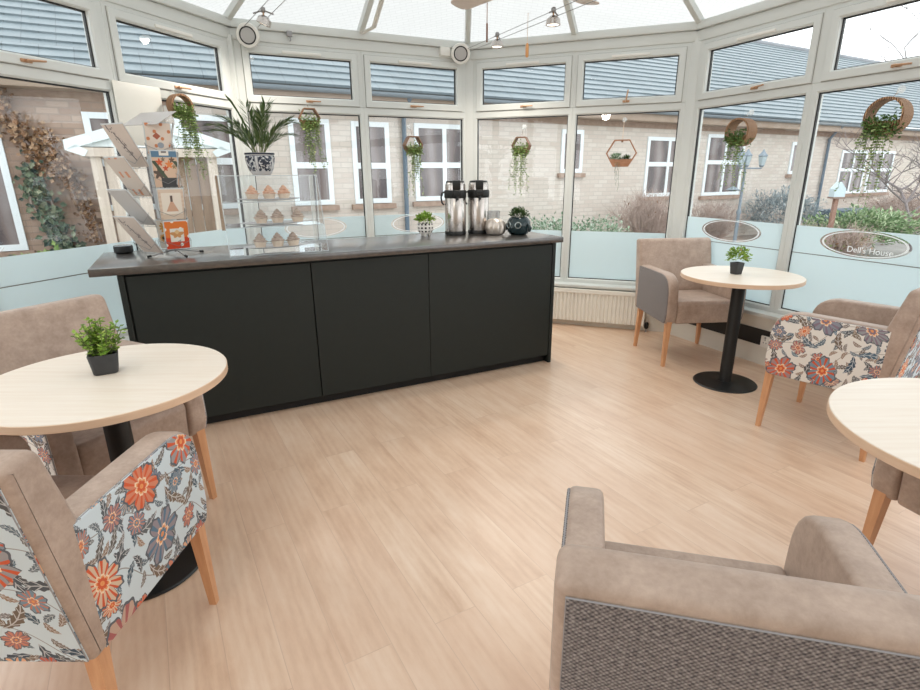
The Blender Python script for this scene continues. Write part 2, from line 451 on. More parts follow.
M_['pinkish'] = mat_leaf('pink_tip', srgb(196, 150, 128), srgb(208, 178, 150))
M_['ever'] = mat_leaf('evergreen_leaf', srgb(92, 122, 80), srgb(142, 168, 122), srgb(206, 214, 184))
M_['pale_shrub'] = mat_leaf('pale_shrub_leaf', srgb(96, 126, 96), srgb(150, 176, 148), srgb(206, 216, 204))
M_['bluish'] = mat_leaf('bluish_leaf', srgb(132, 146, 152), srgb(160, 172, 176), srgb(184, 192, 194))
M_['ivy'] = mat_leaf('ivy_leaf', srgb(56, 74, 70), srgb(96, 116, 92), srgb(158, 164, 140))
M_['dead'] = mat_leaf('dry_leaf', srgb(104, 74, 50), srgb(142, 106, 76), srgb(188, 160, 132))
M_['twig'] = mat_mottle('brown_twig', srgb(168, 150, 142), srgb(190, 172, 162), 9, .9)
M_['bark'] = mat_mottle('grey_bark', srgb(120, 112, 112), srgb(146, 138, 138), 12, .9)
M_['pale_bark'] = mat_mottle('pale_bark', srgb(150, 146, 146), srgb(164, 160, 160), 12, .9)
M_['stem'] = mat_plain('green_stem', srgb(104, 116, 66), .6)
M_['pot_black'] = mat_mottle('charcoal_pot', (.028, .029, .031), (.04, .041, .043), 30, .55)
def mk_wicker():
    m = Mat('wicker', (.3, .2, .1), .7)
    w = m.n('TexWave'); w.inputs['Scale'].default_value = 55; w.inputs['Distortion'].default_value = 3; w.inputs['Detail'].default_value = 2; m.link(m.obj(), w.inputs['Vector'])
    m.color(m.ramp(w.outputs['Fac'], [(.2, srgb(104, 70, 44)), (.6, srgb(164, 122, 86)), (1, srgb(196, 158, 124))]))
    m.bump(S(m.nt, w.outputs['Fac']), .6, .004)
    return m.m
M_['wicker'] = mk_wicker()
M_['ring_wood'] = mat_wood('brown_ring_wood', srgb(112, 78, 52), srgb(146, 106, 76), (20, 20, 20), .55)
M_['copper_wood'] = mat_wood('copper_wood', srgb(158, 110, 80), srgb(176, 128, 98), (8, 60, 60), .5)
M_['plastic_clear'] = translucent('clear_hook', (.9, .92, .92), .5, .6)

# ------------------------------------------------------------------ camera
H = 1.39
cam = bpy.data.cameras.new('camera'); co = bpy.data.objects.new('camera', cam); COL.objects.link(co)
cam.sensor_width = 36; cam.lens = 536.85/920*36; cam.clip_start = .02; cam.clip_end = 200
p, ro = R(17.61), R(-.39)
rt, up, fw = Vector((1, 0, 0)), Vector((0, math.sin(p), math.cos(p))), Vector((0, math.cos(p), -math.sin(p)))
r2 = rt*math.cos(ro)+up*math.sin(ro); u2 = -rt*math.sin(ro)+up*math.cos(ro)
mw = Matrix((r2, u2, -fw)).transposed().to_4x4(); mw.translation = (0, 0, H)
co.matrix_world = mw
scene.camera = co

# ------------------------------------------------------------------ the garden room
FAC = {  # facet: origin corner, direction along the wall, length
    'A': (Vector((-1.7358, 4.5791)), Vector((-.34328, -.93923)), 2.03),
    'B': (Vector((.0976, 5.43)), Vector((-.90708, -.42096)), 2.0213),
    'C': (Vector((.0976, 5.43)), Vector((.93888, -.34423)), 1.9236),
    'D': (Vector((1.9037, 4.7678)), Vector((.41981, -.90761)), 2.02)}
def facM(f):
    """facet space: x along the wall, y into the room, z up"""
    o, d, L = FAC[f]
    n = Vector((-d.y, d.x))
    if n.dot(o) > 0: n = -n
    return Matrix(((d.x, n.x, 0, o.x), (d.y, n.y, 0, o.y), (0, 0, 1, 0), (0, 0, 0, 1)))
FM = {k: facM(k) for k in FAC}
def fpt(f, s, y, z): return FM[f] @ Vector((s, y, z))

def ring(mb, o, i, y0, y1, M, ch=.006):
    """rectangular frame: outer rect o, inner rect i (s0,s1,z0,z1), from depth y0 (outside) to y1 (room side)"""
    def rc(r, d, y): return [(r[0]-d, y, r[2]-d), (r[1]+d, y, r[2]-d), (r[1]+d, y, r[3]+d), (r[0]-d, y, r[3]+d)]
    lo = [rc(o, 0, y0), rc(o, 0, y1-ch*.5), rc(o, -ch*.5, y1), rc(i, ch*1.6, y1), rc(i, 0, y1-ch*1.6), rc(i, 0, y0), rc(o, 0, y0)]
    mb.loft(lo, cap0=False, cap1=False, M=M)

floor_poly = [(-2.44, 2.68), (-2.44, -1.7), (2.76, -1.7), (2.76, 2.94)]
cA, cB, cC = fpt('A', 0, 0, 0), fpt('B', 0, 0, 0), fpt('D', 0, 0, 0)
eA, eD = fpt('A', 2.03, 0, 0), fpt('D', 2.02, 0, 0)
XL, XR, YB = eA.x, eD.x, -1.7
fl = MB(); fl.prism([(cB.x, cB.y), (cA.x, cA.y), (eA.x, eA.y), (XL, YB), (XR, YB), (eD.x, eD.y), (cC.x, cC.y)], -.06, 0)
tag(fl.build('floor', M_['floor'], smooth=0), 'pale oak plank vinyl floor of the garden room', 'floor', kind='structure')

BAYS = {  # s0, s1 of each bay; lower glass; upper glass
    'A': [(0, 1.055, (.075, 1.02), (.138, .973)), (1.055, 2.03, (1.092, 1.97), (1.148, 1.92))],
    'B': [(0, 1.007, (.07, .97), (.137, .933)), (1.007, 2.0213, (1.045, 1.95), (1.097, 1.89))],
    'C': [(0, .963, (.086, .926), (.136, .885)), (.963, 1.9236, (1.001, 1.837), (1.042, 1.791))],
    'D': [(0, 1.01, (.094, .968), (.138, .949)), (1.01, 2.02, (1.054, 1.97), (1.12, 1.93))]}
LB, LT, UB, UT = .445, 1.88, 1.998, 2.293
EAVE = 2.505
names = {'A': 'wall_left_rear', 'B': 'wall_rear_left', 'C': 'wall_rear_right', 'D': 'wall_right_rear'}
where = {'A': 'with the card rack before it', 'B': 'behind the dark counter', 'C': 'above the radiator', 'D': 'beside the floral armchair'}
for f in 'ABCD':
    M = FM[f]; L = FAC[f][2]
    w = MB(); w.box(0, L, -.14, .05, 0, .40, M=M)
    tag(w.build(names[f], M_['cream'], smooth=0), 'low cream wall under the windows ' + where[f], 'wall', kind='structure')
    t = MB(); t.box(-.03, L+.03, -.05, .115, .375, .405, .008, M=M)
    tag(t.build('trim_1', M_['frame']), 'white window sill board ' + where[f], 'sill', kind='structure')
    e = MB(); e.box(-.02, L+.02, -.06, .055, 2.455, 2.515, .006, M=M); e.box(-.02, L+.02, -.06, .03, 2.375, 2.4535, .005, M=M)
    tag(e.build('trim_2', M_['frame']), 'white eaves board over the windows ' + where[f], 'eaves board', kind='structure')

# corner posts
for f, s, nm in (('A', 0, 'post between the card rack windows and the counter windows'), ('B', 0, 'post behind the two steel flasks'), ('D', 0, 'post behind the grey armchair'), ('A', 2.03, 'post at the far end of the card rack windows'), ('D', 2.02, 'post at the far end of the floral armchair windows')):
    m = MB(); q = fpt(f, s, -.015, 0)
    m.prism(rrect(-.055, .055, -.05, .05, .012, 2), .40, 2.40, 0, T(q.x, q.y, 0) @ RZ(math.atan2(FAC[f][1].y, FAC[f][1].x)+(R(22.5) if f in 'A' else R(-22.5) if s else (R(22.5) if f == 'D' else R(-22.5)))))
    tag(m.build('trim_3', M_['frame']), 'white corner ' + nm, 'post', kind='structure')

def handle(f, s, z, ang, parent, sgn):
    m = MB(); M = FM[f] @ T(s, .034, z) @ Matrix.Scale(.8, 4)
    m.box(-.035, .035, 0, .008, -.011, .011, .003, M=M)
    m.tube([(0, 0, 0), (0, .028, 0)], .011, 10, M)
    c, s_ = math.cos(ang), math.sin(ang)
    m.tube([(-.012*sgn*c, .028, -.012*s_), (.02*sgn*c, .032, .02*s_), (.11*sgn*c, .032, .11*s_)], [.009, .0085, .0065], 8, M)
    return m.build('handle', M_['brass'], parent)

def ellipse(cx, cz, a, b, n=64): return [(cx+a*math.cos(2*PI*k/n), cz+b*math.sin(2*PI*k/n)) for k in range(n)]
def text_mesh(txt, size):
    cu = bpy.data.curves.new('txt', 'FONT'); cu.body = txt; cu.size = size; cu.align_x = 'CENTER'; cu.align_y = 'CENTER'; cu.extrude = .0006
    o = bpy.data.objects.new('txt', cu); COL.objects.link(o)
    dg = bpy.context.evaluated_depsgraph_get(); me = bpy.data.meshes.new_from_object(o.evaluated_get(dg))
    bpy.data.objects.remove(o); bpy.data.curves.remove(cu)
    return me
wlabel = [('A', 0, 'tall white window with the mossy trailing wicker basket, behind the card rack'), ('A', 1, 'tall white window looking on the ivy covered brick wall'),
          ('B', 1, 'tall white window behind the cake stand and palm'), ('B', 0, 'tall white window behind the polka dot pot and steel flasks'),
          ('C', 0, 'tall white window behind the dark teal owl pot'), ('C', 1, 'tall white window with the hexagonal copper planter'),
          ('D', 0, 'tall white window looking on the lamp post and facing the plain grey armchair'), ('D', 1, 'tall white window with the large ring basket and house name oval')]
HANDLES = {('A', 0): (.59, 0), ('A', 1): (1.56, R(6)), ('B', 0): (.562, 0), ('B', 1): (1.463, 0), ('C', 0): (.528, 0), ('C', 1): (1.408, R(82)), ('D', 0): (.591, R(6)), ('D', 1): (1.497, R(-3))}
for wi, (f, k, lab) in enumerate(wlabel):
    s0, s1, lo, hi = BAYS[f][k]; M = FM[f]
    q = fpt(f, (s0+s1)/2, 0, .405)
    w = thing('window_%d' % (wi+1), lab, 'window', (0, 0, 0), kind='structure')
    fr = MB()
    ring(fr, (s0, s1, .40, 1.94), (lo[0], lo[1], LB, LT), -.045, .02, M)
    ring(fr, (s0, s1, 1.94, 2.40), (hi[0]-.045, hi[1]+.045, UB-.045, UT+.045), -.045, .02, M)
    fr.build('frame', M_['frame'], w, 30)
    sa = MB(); ring(sa, (hi[0]-.052, hi[1]+.052, UB-.054, UT+.052), (hi[0], hi[1], UB, UT), -.03, .034, M)
    sash = sa.build('sash', M_['frame'], w, 30)
    ln = MB(); ring(ln, (hi[0]-.055, hi[1]+.055, UB-.057, UT+.055), (hi[0]-.05, hi[1]+.05, UB-.052, UT+.05), .015, .0235, M, .0005)
    ln.build('seal', M_['frame_line'], sash, 30)
    g = MB(); ring(g, (lo[0]-.002, lo[1]+.002, LB-.002, LT+.002), (lo[0]+.007, lo[1]-.007, LB+.007, LT-.007), -.016, .003, M, .001)
    ring(g, (hi[0]-.002, hi[1]+.002, UB-.002, UT+.002), (hi[0]+.007, hi[1]-.007, UB+.007, UT-.007), -.016, .003, M, .001)
    g.build('gasket', M_['gasket'], w, 30)
    for (a, b, z0, z1) in ((lo[0], lo[1], LB, LT), (hi[0], hi[1], UB, UT)):
        pn = MB(); pn.box(a, b, -.014, -.002, z0, z1, M=M); pn.build('pane', M_['glass'], w, 0)
    hs, ha = HANDLES[(f, k)]
    hd = handle(f, hs, 1.967, ha, w, 1 if f in 'CD' else -1)
    v = MB(); mid = (hi[0]+hi[1])/2; v.box(mid-.15, mid+.15, .03, .046, 2.305, 2.325, .005, M=M); v.build('trickle_vent', M_['white'], w)
    # frosted film with clear oval
    film_top = .885 if f == 'C' else .995 if f == 'A' else 1.035
    fm = MB()
    if f in 'AC':
        fm.box(lo[0], lo[1], -.001, .0, LB, film_top, M=M)
        film = fm.build('frosted_film', M_['frost'], w, 0)
        if f == 'A':
            sm = MB(); sm.box(lo[0], lo[1], -.001, .0008, .838, .843, M=M); sm.build('film_seam', M_['film_seam'], film, 0)
    else:
        cs = {('A', 0): .53, ('A', 1): 1.53, ('B', 0): .535, ('B', 1): 1.49, ('D', 0): .53, ('D', 1): 1.506}[(f, k)]
        cz = .955; a, b = .27, .085
        fm.box(lo[0], lo[1], -.001, 0, LB, .853, M=M)
        n = 48; EL = ellipse(cs, cz, a, b, n)
        for side in (0, 1):
            for yy in (-.001, 0):
                for j in range(n):
                    x0, z0 = EL[j]; x1, z1 = EL[(j+1) % n]
                    zt = film_top+.005 if (z0+z1)/2 > cz else .858
                    if side == 0: fm.quad([(x0, yy, z0), (x1, yy, z1), (x1, yy, zt), (x0, yy, zt)], M)
            break
        for yy in (-.001, 0):
            for (xa, xb) in ((lo[0], cs-a), (cs+a, lo[1])):
                fm.quad([(xa, yy, .858), (xb, yy, .858), (xb, yy, film_top+.005), (xa, yy, film_top+.005)], M)
        film = fm.build('frosted_film', M_['frost'], w, 0)
        rg = MB(); n = 64
        E1, E2 = ellipse(cs, cz, a*.90, b*.86, n), ellipse(cs, cz, a*.945, b*.925, n)
        lo_ = [[(x, -.001, z) for x, z in E1], [(x, .0005, z) for x, z in E1], [(x, .0005, z) for x, z in E2], [(x, -.001, z) for x, z in E2], [(x, -.001, z) for x, z in E1]]
        rg.loft(lo_, cap0=False, cap1=False, M=M); rg.build('oval_outline', M_['etch'], film, 0)
        if f == 'D' and k == 1:
            me = text_mesh("Dell's House", .052)
            o = bpy.data.objects.new('lettering', me); COL.objects.link(o); o.parent = film; me.materials.append(M_['etch'])
            me.transform(M @ T(cs+.045, .0003, cz-.038) @ Matrix(((1, 0, 0, 0), (0, 0, 1, 0), (0, 1, 0, 0), (0, 0, 0, 1))))
        sm = MB(); sm.box(lo[0], lo[1], -.001, .0004, .853, .858, M=M); sm.build('film_seam', M_['film_seam'], film, 0)

# side walls and the wall behind the camera
def flat_wall(name, lab, a, b, glazed=True):
    a, b = Vector(a), Vector(b); d = (b-a); L = d.length; d.normalize(); n = Vector((-d.y, d.x))
    c = Vector((0, 1.5)); n = n if n.dot(c-a) > 0 else -n
    M = Matrix(((d.x, n.x, 0, a.x), (d.y, n.y, 0, a.y), (0, 0, 1, 0), (0, 0, 0, 1)))
    m = MB(); m.box(0, L, -.14, .05, 0, .40, M=M)
    if glazed:
        nb = 4
        for i in range(nb+1): m.box(max(0, L*i/nb-.05), min(L, L*i/nb+.05), -.05, .02, .40, 2.4, M=M)
        m.box(0, L, -.05, .02, 1.88, 2.0, M=M); m.box(0, L, -.06, .05, 2.36, 2.515, M=M)
    else: m.box(0, L, -.14, .05, .40, 2.515, M=M)
    o = m.build(name, M_['cream'], smooth=0); tag(o, lab, 'wall', kind='structure')
    return M, L
Ml, Ll = flat_wall('wall_left', 'glazed white side wall of the garden room', (XL, eA.y), (XL, YB))
Mr, Lr = flat_wall('wall_right', 'glazed white side wall beyond the floral armchair', (XR, eD.y), (XR, YB))
flat_wall('wall_back', 'plain cream wall at the end of the room', (XL, YB), (XR, YB), False)
# roof: translucent sheets rising to the ridge
APX = Vector((.10, 2.85, 3.42)); RB = Vector((.10, YB, 3.42))
def ept(f, s): q = fpt(f, s, -.03, EAVE+.012); return q
roof = MB()
tri = [(ept('A', 2.03), ept('A', 0)), (ept('A', 0), ept('B', 0)), (ept('B', 0), ept('D', 0)), (ept('D', 0), ept('D', 2.02))]
for a, b in tri: roof.quad([a, b, APX]) if False else roof.face(roof.verts([a, b, APX]))
La, Lb = ept('A', 2.03), Vector((XL-.03, YB, EAVE+.012)); Ra, Rb_ = ept('D', 2.02), Vector((XR+.03, YB, EAVE+.012))
roof.face(roof.verts([La, Lb, RB, APX])); roof.face(roof.verts([Ra, Rb_, RB, APX])); roof.face(roof.verts([Lb, Rb_, RB]))
tag(roof.build('ceiling', M_['roof_sheet'], smooth=0), 'white translucent glazed roof sheets over the garden room', 'roof', kind='structure')
def rafter(a, b, lab, wd=.028, dp=.05):
    m = MB(); a, b = Vector(a), Vector(b); d = (b-a).normalized(); s = d.cross(Vector((0, 0, 1))).normalized(); u = s.cross(d)
    loops = []
    for p_ in (a, b): loops.append([tuple(p_+s*x+u*z) for x, z in ((-wd, -.01), (wd, -.01), (wd*.7, -dp), (-wd*.7, -dp))])
    m.loft(loops); tag(m.build('trim_4', M_['frame'], smooth=0), lab, 'rafter', kind='structure')
for a, lab in ((ept('A', 0), 'white rafter rising from the post with the speaker by the palm'), (ept('B', 1.0), 'white rafter between the two speakers'), (ept('B', 0), 'white rafter rising above the steel flasks'),
               (ept('C', .95), 'white rafter behind the two small cable lamps'), (ept('D', 0), 'white rafter rising above the plain grey armchair'), (ept('A', 1.02), 'white rafter above the card rack'), (ept('D', 1.0), 'white rafter above the floral armchair'),
               (La, 'white rafter above the ivy window'), (Ra, 'white rafter above the house name window')):
    rafter(a, APX, lab)
rafter(APX, RB, 'white ridge beam of the glazed roof', .04, .1)

# fixtures low on the walls
M = FM['D']
b = MB(); b.box(.05, 1.98, .05, .062, .15, .27, .002, M=M)
tag(b.build('trim_5', M_['black'], smooth=0), 'black band under the window sill by the floral armchair', 'trim', kind='structure')
sk = thing('wall_socket', 'white double wall socket below the sill by the floral armchair', 'socket')
m = MB(); m.box(.99, 1.14, .062, .074, .145, .232, .004, M=M); m.build('face_plate', M_['white'], sk)
for sx in (1.025, 1.09):
    m = MB()
    for dx, dz in ((0, .018), (-.011, -.004), (.011, -.004)): m.box(sx+dx-.0035, sx+dx+.0035, .073, .0755, .185+dz-.005, .185+dz+.005, M=M)
    m.box(sx-.006, sx+.006, .073, .078, .213, .226, .001, M=M)
    m.build('outlet', M_['frame_line'], sk)
M = FM['C']
rd = thing('radiator', 'long white ribbed radiator below the window beside the dark counter', 'radiator')
m = MB(); x0, x1 = .45, 1.72
prof = []
nr = 36
for i in range(nr):
    xa = x0+(x1-x0)*i/nr; wv = (x1-x0)/nr
    prof += [(xa, .112), (xa+wv*.30, .112), (xa+wv*.42, .122), (xa+wv*.88, .122)]
prof += [(x1, .112), (x1, .09), (x0, .09)]
m.prism(prof, .06, .335, 0, M); m.build('front_panel', M_['rad'], rd, 20)
m = MB(); m.box(x0-.005, x1+.005, .06, .128, .345, .365, .004, M=M)
m.box(x0-.005, x1+.005, .108, .128, .325, .35, .003, M=M)
m.build('top_grille', M_['rad'], rd)
for xs in (x0-.006, x1-.004):
    m = MB(); m.box(xs, xs+.01, .058, .126, .05, .36, .002, M=M); m.build('side_panel', M_['rad'], rd)
m = MB(); m.box(x0, x1, .062, .09, .055, .34, M=M); m.build('rear_panel', M_['rad'], rd)
m = MB(); m.tube([(x1-.02, .09, .06), (x1+.03, .09, .06), (x1+.03, .09, 0)], .009, 8, M); m.build('pipe', M_['frame_line'], rd)
m = MB(); m.tube([(x0+.05, .09, .06), (x0+.05, .09, 0)], .009, 8, M); m.build('pipe', M_['frame_line'], rd)
m = MB(); m.lathe([(.012, 0), (.019, .01), (.019, .05), (.012, .06)], 14, M @ T(x1+.03, .09, .03)); m.build('valve', M_['black'], rd)

# blank sheet on the glass
m = MB(); Ms = FM['A']; m.box(.745, 1.085, .0345, .037, 1.58, 1.945, .001, M=Ms)
tag(m.build('notice_sheet', mat_plain('white_sheet', srgb(226, 224, 216), .3)), 'blank white plastic sheet fixed to the window frame behind the card rack', 'notice sheet')

# ------------------------------------------------------------------ serving counter
th = R(26.9)
CU = Vector((-math.cos(th), -math.sin(th))); CN = Vector((-math.sin(th), math.cos(th)))
CO = Vector((.70, 3.93))
CM = Matrix(((CU.x, CN.x, 0, CO.x), (CU.y, CN.y, 0, CO.y), (0, 0, 1, 0), (0, 0, 0, 1)))
CTOP = .96
def cpt(u, n, z=CTOP): return CM @ Vector((u, n, z))
ct = thing('serving_counter', 'long dark green black serving counter with panelled front', 'counter', (0, 0, 0))
m = MB(); m.box(.025, 2.70, .02, .56, .06, .915, M=CM); m.build('body', M_['counter'], ct, 0)
m = MB(); m.box(.03, 2.69, .05, .54, 0, .062, M=CM); m.build('plinth', M_['plinth'], ct, 0)
for a, b in ((.03, 1.008), (1.012, 1.757), (1.765, 2.69)):
    m = MB(); m.box(a, b, 0, .022, .062, .905, .002, M=CM); m.build('front_panel', M_['counter'], ct, 0)
for a, b in ((0, .026), (2.70, 2.728)):
    m = MB(); m.box(a, b, -.004, .56, 0, .918, .002, M=CM); m.build('end_panel', M_['counter'], ct, 0)
m = MB(); m.box(-.035, 2.84, -.04, .66, .92, CTOP, .004, M=CM); m.build('worktop', M_['worktop'], ct)

# smart speaker puck
q = cpt(2.725, .565)
pk = thing('puck_speaker', 'small round black puck speaker at the end of the dark counter', 'speaker', q); pk.scale = (1, 1, 1.25)
m = MB(); m.lathe([(.040, 0), (.049, .004), (.0505, .012), (.0505, .028), (.049, .034)], 40); m.build('fabric_band', M_['black'], pk)
m = MB(); m.lathe([(.0485, .034), (.048, .037), (.044, .0375), (.002, .0375)], 40); m.build('top_plate', mat_plain('puck_top', srgb(120, 130, 136), .25), pk)

# ------------------------------------------------------------------ card rack
RQ = cpt(2.45, .31)
rk = thing('card_rack', 'grey wire spinner rack for greeting cards on four black tipped feet', 'rack', RQ, R(26.9))
m = MB()
m.tube([(0, 0, .02), (0, 0, .60)], .0055, 8)
for z in (.12, .25, .38, .51): m.tube([(.03*math.cos(a), .03*math.sin(a), z) for a in [2*PI*k/12 for k in range(12)]], .002, 5, closed=True)
for k in range(4):
    a = PI/4+k*PI/2; m.tube([(.03*math.cos(a), .03*math.sin(a), .04), (.03*math.cos(a), .03*math.sin(a), .60)], .002, 5)
m.build('wire_column', M_['wire'], rk)
for k in range(4):
    a = R(20)+k*PI/2; c, s_ = math.cos(a), math.sin(a)
    m = MB(); m.tube([(0, 0, .03), (.03*c, .03*s_, .028), (.145*c, .145*s_, .006)], .0032, 8); ft = m.build('foot', M_['wire'], rk)
    m = MB(); m.tube([(.132*c, .132*s_, .009), (.152*c, .152*s_, .0065)], .0065, 10); m.build('foot_tip', M_['rubber'], ft)
def card_mat(name, base, motif):
    m = Mat(name, base, .4)
    v = m.uv(); sx = m.n('SeparateXYZ'); m.link(m.obj(), sx.inputs[0])
    kx, kz = {'orange': (1.08, 1.13), 'dress': (1, 1.06), 'flowers': (1.02, .92), 'dots': (1.04, 1.1)}.get(motif, (1, .85))
    x, z = S(m.nt, sx.outputs[0])*kx, S(m.nt, sx.outputs[2])*kz
    col = m.mix(m.noise(m.obj(), 30, 2)*.4, base, tuple(c*.9 for c in base))
    if motif == 'orange':
        fr = (x.abs().gt(.038)).max((z-.085).abs().gt(.042))
        col = m.mix(fr, srgb(232, 226, 216), m.mix(z.gt(.07), srgb(212, 70, 34), srgb(224, 122, 52)))
        dots = ((x*72).sin()*(z*64).sin()).gt(.78); col = m.mix(dots*fr, col, srgb(246, 240, 230))
        r_ = ((x*x)*.5+(z-.09)*(z-.09)*1.6).sqrt(); a_ = (z-.09).atan2(x)
        col = m.mix(r_.lt((a_*5).sin()*.006+.024), col, srgb(206, 150, 96)); col = m.mix((x.abs()+(z-.105).abs()).lt(.016), col, srgb(226, 190, 140))
    elif motif == 'flowers':
        col = m.mix(z.gt(.142), srgb(214, 184, 160), srgb(92, 128, 156))
        col = m.mix((x.abs().lt(.024))*((z-.17).abs().lt(.02)), col, srgb(228, 222, 212)); col = m.mix((x.abs().lt(.013))*((z-.168).abs().lt(.006)), col, srgb(110, 104, 104))
        for cx, cz, rr, c in ((-.028, .118, .016, srgb(206, 92, 50)), (.02, .108, .017, srgb(222, 132, 70)), (.036, .13, .013, srgb(110, 84, 66)), (-.036, .066, .024, srgb(92, 78, 70)), (.0, .09, .012, srgb(196, 82, 48)), (.044, .098, .010, srgb(150, 126, 90)), (-.008, .132, .009, srgb(128, 108, 84))):
            d = ((x-cx)*(x-cx)+(z-cz)*(z-cz)).sqrt(); an = (z-cz).atan2(x-cx)
            col = m.mix(d.lt((an*5).sin()*(rr*.3)+rr*.9), col, c)
        col = m.mix((z.lt(.045))*((x-.012).abs().lt(.04)), col, srgb(64, 66, 68)); col = m.mix((((x*60+z*40).sin()).gt(.82))*z.gt(.045)*z.lt(.125), col, srgb(72, 84, 66))
    elif motif == 'dress':
        col = m.mix(((x.abs().lt(.05))*((z-.09).abs().lt(.06))), srgb(218, 198, 178), srgb(232, 222, 208))
        w = (z*-1+.115)*.45; col = m.mix((x.abs().lt(w))*z.gt(.045)*z.lt(.112), col, srgb(206, 164, 138)); col = m.mix((x.abs().lt(.006))*z.gt(.10)*z.lt(.135), col, srgb(90, 74, 66))
        col = m.mix((((z*260).sin()).gt(.2))*x.abs().gt(.05)*.25, col, srgb(190, 150, 124))
    elif motif == 'sunflower':
        for cx, cz, rr in ((-.01, .10, .032), (.025, .06, .026), (-.03, .05, .02)):
            d = ((x-cx)*(x-cx)+(z-cz)*(z-cz)).sqrt(); an = (z-cz).atan2(x-cx)
            col = m.mix(d.lt(((an*6).sin().abs())*(rr*.4)+rr*.6), col, srgb(206, 152, 70)); col = m.mix(d.lt(rr*.4), col, srgb(66, 46, 34))
    elif motif == 'dots':
        d = ((x*90).sin()*(z*80+1).sin()); col = m.mix(d.gt(.72), col, srgb(206, 134, 92)); col = m.mix(((x+.01).abs()+(z-.10).abs()).lt(.02), col, srgb(170, 96, 74))
        col = m.mix(((x-.005)*(x-.005)+(z-.05)*(z-.05)).sqrt().lt(.016), col, srgb(150, 160, 172))
    elif motif == 'spray':
        col = m.mix(((x*1.0+z*.35-.03).abs().lt(.004))*z.gt(.03)*z.lt(.16), col, srgb(80, 72, 72)); n = m.noise(m.obj(), 70, 2)
        col = m.mix((n.gt(.56))*((x*1.0+z*.35-.03).abs().lt(.022))*z.gt(.05), col, srgb(126, 112, 108))
    elif motif == 'rows':
        col = m.mix(((x*120).sin().gt(.3))*((z*70).sin().gt(.5))*(x.abs().lt(.045)), col, srgb(206, 138, 100))
    m.color(col)
    return m.m
CB = srgb(208, 196, 186)
cm = {k: card_mat('card_'+k, srgb(*c), k) for k, c in dict(orange=(224, 122, 52), flowers=(214, 184, 160), dress=(222, 204, 184), sunflower=(222, 212, 200), dots=(226, 212, 200), spray=(206, 190, 178), rows=(206, 192, 180), plain=(190, 184, 180)).items()}
M_['envelope'] = mat_mottle('pale_envelope', srgb(214, 218, 220), srgb(206, 210, 212), 20, .5)
# (direction of the face in degrees, height of the lower edge, distance from the column, outward lean, width, height, material, label, with pocket)
cards = [
    (-48, .045, .072, 8, .118, .150, 'orange', 'orange and red greeting card in the lowest tier of the wire rack'),
    (-48, .205, .068, 7, .125, .160, 'dress', 'cream greeting card with a dress figure, below the blue topped flower card'),
    (-48, .375, .060, 5, .122, .185, 'flowers', 'greeting card with a blue top band and orange flowers in the wire rack'),
    (-55, .545, .050, 10, .120, .155, 'dots', 'pale greeting card with small orange motifs in the top tier of the rack'),
    (-116, .030, .085, 34, .13, .22, 'spray', 'grey beige greeting card leaning outward in the lowest tier near the puck speaker'),
    (-118, .180, .09, 36, .13, .21, 'plain', 'plain taupe greeting card leaning outward, second tier above the puck speaker'),
    (-116, .330, .09, 32, .125, .21, 'rows', 'greeting card with rows of orange dots leaning outward, third tier'),
    (-114, .480, .085, 28, .125, .21, 'spray', 'greeting card with a dark flower spray leaning outward in the top tier'),
    (-84, .045, .050, 6, .105, .155, 'sunflower', 'greeting card with sunflowers beside the orange card'),
    (30, .055, .06, 10, .11, .15, 'plain', 'greeting card seen edge on behind the orange card'),
    (30, .215, .06, 10, .11, .16, 'plain', 'greeting card seen edge on behind the dress card'),
    (30, .385, .06, 10, .11, .17, 'plain', 'greeting card seen edge on behind the blue topped card'),
    (30, .545, .05, 14, .11, .16, 'plain', 'greeting card seen edge on behind the top tier card with motifs'),
    (118, .20, .05, 12, .12, .18, 'rows', 'greeting card at the back of the rack, second tier'),
    (118, .38, .05, 12, .12, .18, 'dots', 'greeting card at the back of the rack, third tier'),
]
for i, (az, z, d, lean, w, h, mt, lab) in enumerate(cards):
    a = R(az); out = Vector((math.cos(a), math.sin(a), 0)); side = Vector((-out.y, out.x, 0)); L = R(lean)
    upv = (Vector((0, 0, 1))*math.cos(L)+out*math.sin(L)); nrm = side.cross(upv)
    Mx = Matrix(((side.x, -nrm.x, upv.x, 0), (side.y, -nrm.y, upv.y, 0), (side.z, -nrm.z, upv.z, 0), (0, 0, 0, 1)))
    # local x = across, y = into the rack, z = up the card
    pos = RQ+out*d+Vector((0, 0, z))
    if lean > 25: pos += Vector((-.036, -.019, 0)); w += .032; h *= 1.08
    m = MB(); m.box(-w/2, w/2, -.0015, .0015, 0, h)
    o = m.build('greeting_card', cm[mt], smooth=0); Mx2 = Mx.copy(); Mx2.translation = pos; o.matrix_world = Mx2
    tag(o, lab, 'greeting card', 'greeting cards in the wire rack')
    m = MB(); m.box(-w/2-.006, w/2+.004, .002, .004, .004, h+.006)
    o2 = m.build('envelope', M_['envelope'], o, 0)
    # wire pocket belongs to the rack
    iv = rk.matrix_basis
    loc = (T(*RQ) @ RZ(R(26.9))).inverted() @ Mx2
    m = MB()
    W2 = w/2+.008
    m.tube([(-W2, .012, h*.35), (-W2, -.008, h*.30), (-W2+.004, -.008, -.004), (W2-.004, -.008, -.004), (W2, -.008, h*.30), (W2, .012, h*.35)], .0014, 5, loc)
    m.tube([(-W2, -.008, h*.30), (0, -.009, h*.10), (W2, -.008, h*.30)], .0012, 5, loc)
    m.tube([(0, -.008, -.004), (0, .012, -.004)], .0016, 5, loc)
    m.build('wire_pocket', M_['wire'], rk)
